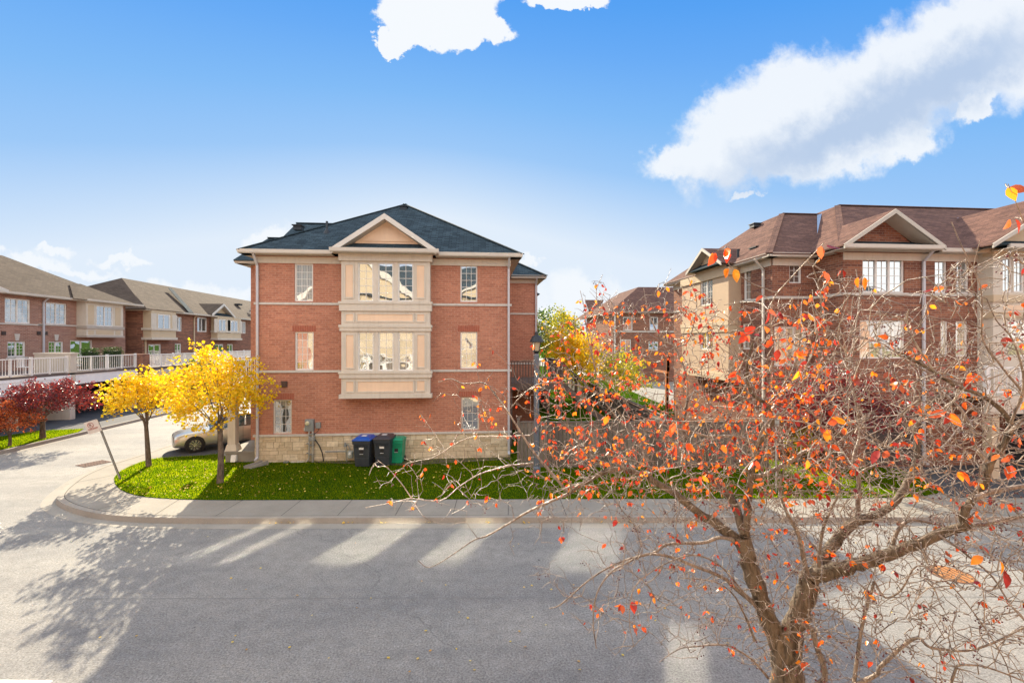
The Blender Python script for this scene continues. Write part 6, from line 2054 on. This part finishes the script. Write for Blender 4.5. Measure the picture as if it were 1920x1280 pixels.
b = MB(); b.tube([P_(579.5, 808), P_(579.5, 856), P_(578.6, 860), P_(576, 864), P_(571, 865.6), P_(545, 866)], .028, 10)
b.build('conduit', mm['metal'], EM)
b = MB(); b.tube([P_(586.5, 808), P_(586.5, 873)], .045, 12); b.build('conduit', mm['metal'], EM)
b = MB()
for y in (812, 833, 850): b.fbox(F1, PY(586.5, y, YF).x - .09, PY(586.5, y, YF).x + .09, .06, .19, PY(586.5, y, YF).z - .015, PY(586.5, y, YF).z + .015)
for y in (830, 848): b.fbox(F1, PY(579.5, y, YF).x - .06, PY(579.5, y, YF).x + .055, .06, .17, PY(579.5, y, YF).z - .012, PY(579.5, y, YF).z + .012)
r = rF(534, 863, 543, 868, YF); b.fbox(F1, r[0], r[1], .05, .17, r[2], r[3]); buildsplit(b, 'pipe_clamp', mm['meter'], EM)
b = MB(); b.tube([P_(591, 824), P_(598, 834), P_(604, 848), P_(606.5, 862), P_(606, 870)], .024, 8); b.build('cable', mm['dmetal'], EM)
b = MB(); b.tube([P_(598, 803), P_(597, 807), P_(591, 812), P_(588, 817)], .012, 6); b.build('cable', mm['black'], EM)
GM = thing('gas_meter', 'small grey gas meter on the stone base, left of the blue lidded bin', 'meter', tuple(FP(656, 852)))
gc = PY(657, 851, YF - .2)
b = MB(); b.box(gc.x - .105, gc.y - .09, gc.z - .16, gc.x + .105, gc.y + .09, gc.z + .13); b.build('meter_body', plain('gas_grey', (.33, .36, .34), .5, .1, 6), GM, bevel=.04)
b = MB(); b.tube([(gc.x, gc.y - .08, gc.z + .04), (gc.x, gc.y - .12, gc.z + .04)], .05, 14); b.build('meter_dial', mm['vinyl'], GM)
b = MB(); b.tube([P_(610, 846.5, .2), P_(649, 846, .2)], .026, 8); b.build('gas_pipe', mm['meter'], GM)
b = MB(); b.tube([P_(650, 870, .2), P_(649.5, 835, .2), P_(651, 832, .2), P_(655, 838, .2), P_(656, 844, .2)], .022, 8); b.build('riser_pipe', mm['metal'], GM)
b = MB(); q = PY(648, 834, YF - .2); b.tube([(q.x, q.y - .04, q.z - .05), (q.x, q.y - .04, q.z + .1)], [.06, .035], 12); b.build('regulator', mm['meter'], GM)
SB = thing('splash_block', 'grey concrete splash block under the left downspout', 'splash block', tuple(G(480, 872, .16)))
q = G(481, 874, .17)
b = MB(); b.hexa([(q.x - .35, q.y - .25, .157), (q.x - .05, q.y - .3, .157), (q.x + .32, q.y + .3, .157), (q.x + .05, q.y + .36, .157), (q.x - .35, q.y - .25, .20), (q.x - .05, q.y - .3, .20), (q.x + .32, q.y + .3, .25), (q.x + .05, q.y + .36, .25)])
for s_ in (0, 1):
    a0, a1 = ((q.x - .35, q.y - .25), (q.x + .05, q.y + .36)) if s_ == 0 else ((q.x - .07, q.y - .29), (q.x + .30, q.y + .3))
    b.bar((a0[0], a0[1], .23), (a1[0], a1[1], .28), .04, .07)
b.build('block', mm['kerb'], SB)

# ------------------------------------------------------------------ manhole, drain
mc_ = G(1783, 1076, .0)
MH = thing('manhole_cover', 'round rusty orange manhole cover on the sunlit road', 'manhole cover', (mc_.x, mc_.y, .004))
rust = plain('rusty_iron', (.36, .16, .055), .75, .3, 9); rustd = plain('dark_iron', (.12, .055, .035), .8, .2, 9)
b = MB(); b.lathe((mc_.x, mc_.y, 0), [(.40, .001), (.40, .006), (.36, .008)], 40); b.build('frame_ring', rustd, MH)
b = MB(); b.lathe((mc_.x, mc_.y, 0), [(.355, .004), (.355, .0095)], 40); b.build('cover', rust, MH)
b = MB()
for i in range(-6, 7):
    x = i * .052
    hw = math.sqrt(max(0, .33 ** 2 - x * x)); n = int(hw * 2 / .045)
    for k in range(n):
        y = -hw + (k + .5) * 2 * hw / max(1, n)
        if i % 2 == 0: b.box(mc_.x + x - .015, mc_.y + y - .0165, .0097, mc_.x + x + .015, mc_.y + y + .0165, .0125)
b.build('raised_pattern', rustd, MH)
dg = G(180, 874.5, 0)
DG = thing('storm_drain', 'rusty storm drain grate in the side street gutter by the corner', 'drain', (dg.x, dg.y, .004))
b = MB(); a_ = rad(62)
ux, uy = Vector((math.cos(a_), math.sin(a_), 0)), Vector((-math.sin(a_), math.cos(a_), 0))
dg = G(176, 869, 0)
fr = lambda a, d, z: tuple(Vector((dg.x, dg.y, 0)) + ux * a + uy * d + Vector((0, 0, z)))
b.fbox(fr, -.45, .45, -.34, .34, .005, .0065); b.build('pit', mm['void'], DG)
b = MB()
for i in range(10): x = -.43 + i * .0956; b.fbox(fr, x - .018, x + .018, -.34, .34, .007, .018)
for i in range(4): x = -.33 + i * .22; b.fbox(fr, -.45, .45, x - .018, x + .018, .0075, .0175)
b.build('grate', plain('drain_iron', (.16, .09, .07), .8, .3, 12), DG)

# ------------------------------------------------------------------ parked car
cw0 = G(366, 848, .155)           # near front wheel on the ground
CA = thing('parked_car', 'champagne silver sedan parked beside the porch behind the yellow trees', 'car', (0, 0, 0))
mcar, nt, ln, p = newmat('champagne_paint')
p.inputs['Base Color'].default_value = (.52, .51, .46, 1); p.inputs['Metallic'].default_value = .75; p.inputs['Roughness'].default_value = .28; p.inputs['Coat Weight'].default_value = .7; p.inputs['Coat Roughness'].default_value = .05
mcg, nt, ln, p = newmat('car_glass'); p.inputs['Base Color'].default_value = (.03, .05, .05, 1); p.inputs['Roughness'].default_value = .04; p.inputs['Specular IOR Level'].default_value = 1
tyre = plain('tyre_rubber', (.02, .02, .02), .8, .2, 9); rim = plain('alloy_rim', (.6, .6, .58), .25, .05, 9, metal=.8)
# stations along the car (nose at x=0 pointing -x): x, half width, bottom, belt z, hood/deck z
stn = [(0.0, .66, .26, .50, .62), (.06, .76, .20, .62, .72), (.30, .84, .18, .72, .82), (.75, .89, .17, .80, .90), (1.25, .905, .17, .86, .96), (1.55, .91, .17, .89, .99), (2.2, .915, .17, .92, 1.0), (3.2, .915, .17, .95, 1.02), (3.95, .90, .18, .98, 1.06),
       (4.35, .87, .22, .98, 1.05), (4.62, .80, .28, .92, 1.0), (4.75, .70, .34, .80, .86)]
b = MB(); rings = []
for (x, hw, zb, zm, zt) in stn:
    ring = [(x, -hw * .9, zb), (x, -hw, zb + .12), (x, -hw * 1.0, (zb + zm) * .52), (x, -hw * .985, zm), (x, -hw * .86, zt), (x, -hw * .4, zt + .02), (x, hw * .4, zt + .02), (x, hw * .86, zt), (x, hw * .985, zm), (x, hw, (zb + zm) * .52), (x, hw, zb + .12), (x, hw * .9, zb)]
    k = len(b.v); b.v += ring; rings.append(k)
for r0, r1 in zip(rings, rings[1:]):
    for k in range(12): b.f.append((r0 + k, r0 + (k + 1) % 12, r1 + (k + 1) % 12, r1 + k))
b.f.append(tuple(rings[0] + k for k in range(12))); b.f.append(tuple(rings[-1] + 11 - k for k in range(12)))
body = b.build('body', mcar, CA, local=True, smooth=True)
md = body.modifiers.new('sub', 'SUBSURF'); md.levels = 1; md.render_levels = 2
gs = [(1.35, .70, .97, .97), (1.75, .74, .99, 1.22), (2.15, .70, 1.0, 1.41), (2.8, .68, 1.0, 1.45), (3.4, .66, 1.02, 1.38), (3.95, .66, 1.04, 1.15), (4.25, .66, 1.05, 1.06)]
b = MB(); rings = []
for (x, hwt, zb, zt) in gs:
    ht = hwt * .84 if zt - zb > .1 else hwt
    k = len(b.v); b.v += [(x, -.86, zb - .04), (x, -.86 + (.86 - ht) * .55, zb + (zt - zb) * .55), (x, -ht, zt - .03 * (zt > zb + .1)), (x, 0, zt + .015), (x, ht, zt - .03 * (zt > zb + .1)), (x, .86 - (.86 - ht) * .55, zb + (zt - zb) * .55), (x, .86, zb - .04)]; rings.append(k)
for r0, r1 in zip(rings, rings[1:]):
    for k in range(6): b.f.append((r0 + k, r0 + k + 1, r1 + k + 1, r1 + k))
gh = b.build('window', mcg, CA, local=True, smooth=True)
b = MB()
rfp = [(2.02, .60, 1.385), (2.3, .60, 1.435), (2.8, .59, 1.468), (3.3, .57, 1.42), (3.55, .55, 1.345)]
for (x0, w0, z0), (x1, w1, z1) in zip(rfp, rfp[1:]): b.hexa([(x0, -w0, z0 - .03), (x1, -w1, z1 - .03), (x1, w1, z1 - .03), (x0, w0, z0 - .03), (x0, -w0 * .96, z0 + .03), (x1, -w1 * .96, z1 + .03), (x1, w1 * .96, z1 + .03), (x0, w0 * .96, z0 + .03)])
b.build('roof', mcar, CA, local=True)
b = MB()
for s_ in (-1, 1):
    b.bar((1.32, s_ * .84, .96), (2.05, s_ * .615, 1.40), .05, .04); b.bar((2.72, s_ * .875, 1.0), (2.75, s_ * .625, 1.43), .06, .03); b.bar((4.2, s_ * .80, 1.04), (3.5, s_ * .58, 1.36), .07, .06)
b.build('pillar', mcar, CA, local=True)
for s_ in (-1, 1):
    for x in (.80, 3.58):
        wq = thing('wheel', None, None, (x, s_ * .83, .33)); wq.parent = CA
        b = MB(); b.tube([(0, -.10, 0), (0, -.085, 0), (0, .085, 0), (0, .10, 0)], [.30, .33, .33, .30], 28); b.build('tyre', tyre, wq, local=True)
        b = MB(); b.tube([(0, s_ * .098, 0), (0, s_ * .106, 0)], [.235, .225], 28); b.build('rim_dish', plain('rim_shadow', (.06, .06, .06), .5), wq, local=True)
        b = MB()
        for k in range(10):
            a = 2 * math.pi * k / 10
            b.bar((math.cos(a) * .04, s_ * .116, math.sin(a) * .04), (math.cos(a + .1) * .225, s_ * .113, math.sin(a + .1) * .225), .026, .02, up=(0, 1, 0))
            b.bar((math.cos(a) * .12, s_ * .115, math.sin(a) * .12), (math.cos(a + .34) * .225, s_ * .112, math.sin(a + .34) * .225), .018, .018, up=(0, 1, 0))
        b.tube([(0, s_ * .105, 0), (0, s_ * .122, 0)], [.05, .045], 12)
        b.build('rim', rim, wq, local=True)
        b = MB(); b.tube([(0, s_ * .03, 0), (0, s_ * .07, 0)], .385, 28); b.build('wheel_arch', mm['black'], wq, local=True)
    b = MB(); b.hexa([(.05, s_ * .50, .52), (.30, s_ * .80, .56), (.42, s_ * .835, .60), (.10, s_ * .52, .56), (.10, s_ * .48, .62), (.34, s_ * .77, .68), (.50, s_ * .80, .74), (.16, s_ * .50, .66)]); b.build('headlight', plain('lamp_glass', (.75, .60, .5), .1, .05, 9, spec=1), CA, local=True)
    b = MB(); b.box(1.75, s_ * .92 - .07, .95, 1.87, s_ * .92 + .07, 1.05); b.build('wing_mirror', mcar, CA, local=True, bevel=.02)
    b = MB(); b.box(2.9, s_ * .905 - .015, .84, 3.05, s_ * .905 + .025, .865); b.box(1.98, s_ * .905 - .015, .83, 2.13, s_ * .905 + .025, .855); b.build('door_handle', mcar, CA, local=True)
    b = MB()
    for x in (1.62, 2.62, 3.45): b.box(x - .004, s_ * .922 - .012, .30, x + .004, s_ * .922 + .0, .94)
    b.build('door_gap', mm['black'], CA, local=True)
ang = math.radians(34)      # nose points towards (-x, -y)
ax_, ay_ = math.cos(ang), math.sin(ang)
# local (0.92, -0.93): near front wheel
lx, ly = .80, -.93
CA.rotation_euler = (0, 0, ang)
CA.location = (cw0.x - (lx * ax_ - ly * ay_), cw0.y - (lx * ay_ + ly * ax_), .152)

# ------------------------------------------------------------------ flag, pole, fallen leaves
fp = PD(422, 683, 21.5)
FL = thing('flag', 'small red white and blue flag drooping from a short pole above the porch', 'flag', tuple(fp))
b = MB(); b.tube([tuple(fp + Vector((.55, .2, -.55))), tuple(fp + Vector((-.02, 0, .28)))], .016, 8); b.build('pole', mm['white'], FL)
cols = {'canton': (.04, .05, .22), 'red_stripe': (.60, .03, .04), 'white_stripe': (.72, .68, .66)}


def cloth(u0, u1, v0, v1):
    b = MB(); n = 8
    for i in range(n):
        for j in range(2):
            q = []
            for (uu, vv) in ((u0 + (u1 - u0) * i / n, v0 + (v1 - v0) * j / 2), (u0 + (u1 - u0) * (i + 1) / n, v0 + (v1 - v0) * j / 2), (u0 + (u1 - u0) * (i + 1) / n, v0 + (v1 - v0) * (j + 1) / 2), (u0 + (u1 - u0) * i / n, v0 + (v1 - v0) * (j + 1) / 2)):
                q.append(fp + Vector((.0 + vv * .26 + uu * .12 + .03 * math.sin(uu * 7), .05 * math.sin(uu * 9 + vv * 4), .22 - uu * .55 - vv * .18)))
            b.poly(*q)
    return b


cloth(0, .45, 0, .5).build('canton', plain('flag_blue', cols['canton'], .8), FL, recalc=False)
for i in range(7):
    u_ = .45 if i < 4 else 0
    k = 'red_stripe' if i % 2 == 0 else 'white_stripe'
    if i < 4: cloth(.45, 1, i / 7, (i + 1) / 7).build(k, plain(k, cols[k], .8), FL, recalc=False)
    else: cloth(0, 1, i / 7, (i + 1) / 7).build(k, plain(k, cols[k], .8), FL, recalc=False)
UP = PD(468, 600, 62)
UT = thing('utility_mast', 'thin grey aerial mast with short crossbars beyond the yellow tree', 'mast', (UP.x, UP.y, 0))
for i, px in enumerate((466, 470, 473.5)):
    q = PD(px, 600, 62 + i * .3)
    zt = PD(px, (582, 578, 590)[i], 62).z
    b = MB(); b.tube([(q.x, q.y, 0), (q.x, q.y, zt)], .10 if i == 1 else .06, 6)
    if i != 2:
        for k in range(7): b.bar((q.x - .25, q.y, zt - .3 - k * .8), (q.x + .22, q.y, zt - .3 - k * .8), .07)
    b.build('mast_pole', mm['metal'] if i else mm['taupe'], UT)
q0, q1 = PD(468, 583, 62), PD(477, 583, 62)
b = MB(); b.bar(q0, q1, .1); b.bar(q0 - Vector((0, 0, 1.5)), q1 - Vector((0, 0, 1.45)), .12); b.build('crossbar', mm['dmetal'], UT)

mm['fleaf'] = leafmat('fallen_leaves', [(.62, .42, .06), (.72, .58, .12), (.55, .26, .05), (.70, .62, .25)], trans=.2, rough=.7, spec=.2)


def litter(name, pts, z, size, label, seed, flat=.25):
    r = np.random.default_rng(seed)
    n = len(pts); a = r.uniform(0, 2 * np.pi, n); s = size * r.uniform(.6, 1.3, n)
    c = np.array([(p[0], p[1], z) for p in pts])
    c[:, 2] += r.uniform(.01, .03, n) if np.isscalar(z) else 0
    u_ = np.stack([np.cos(a), np.sin(a), r.normal(0, flat, n)], 1); v_ = np.stack([-np.sin(a), np.cos(a), r.normal(0, flat, n)], 1)
    V = np.empty((n, 4, 3)); s = s[:, None]
    V[:, 0] = c - u_ * s * .5; V[:, 1] = c + v_ * s * .4; V[:, 2] = c + u_ * s * .5; V[:, 3] = c - v_ * s * .4
    V[:, :, 2] = np.maximum(V[:, :, 2], z + .004)
    return tag(npmesh(name, V.reshape(-1, 3), np.arange(n * 4).reshape(-1, 4), mm['fleaf']), label, kind='stuff')


r = np.random.default_rng(9)
x = r.uniform(-14, 14, 9000); y = r.uniform(13, 20, 9000)
k = inpoly(x, y, LAWN)
x, y = x[k], y[k]
dens = .10 + .9 * np.exp(-((x + 9.5) ** 2 / 9 + (y - 16.5) ** 2 / 6)) + .25 * (x < 0)
k = r.random(len(x)) < dens * .3
litter('fallen_leaves', list(zip(x[k], y[k])), .195, .062, 'yellow leaves fallen on the corner lawn', 10)
P = []
for (px, w_, n) in ((525, 32, 130), (649, 12, 60), (716, 13, 70), (802, 8, 14), (914, 5, 18), (470, 30, 14), (980, 60, 10), (1130, 60, 14)):
    for _ in range(n):
        q = G(px + r.normal() * w_ * .5, 979.5 + r.normal() * 1.0, .0); P.append((q.x, q.y))
litter('fallen_leaves', P, .02, .075, 'drifts of yellow leaves in the gutter along the kerb', 12, flat=.5)
P = []
for _ in range(160):
    q = G(r.uniform(150, 1700), r.uniform(992, 1270), 0); P.append((q.x, q.y))
P += [tuple(G(398, 1264))[:2]]
litter('fallen_leaves', P[:70], .002, .05, 'a few dry leaves scattered over the road', 13, flat=.15)
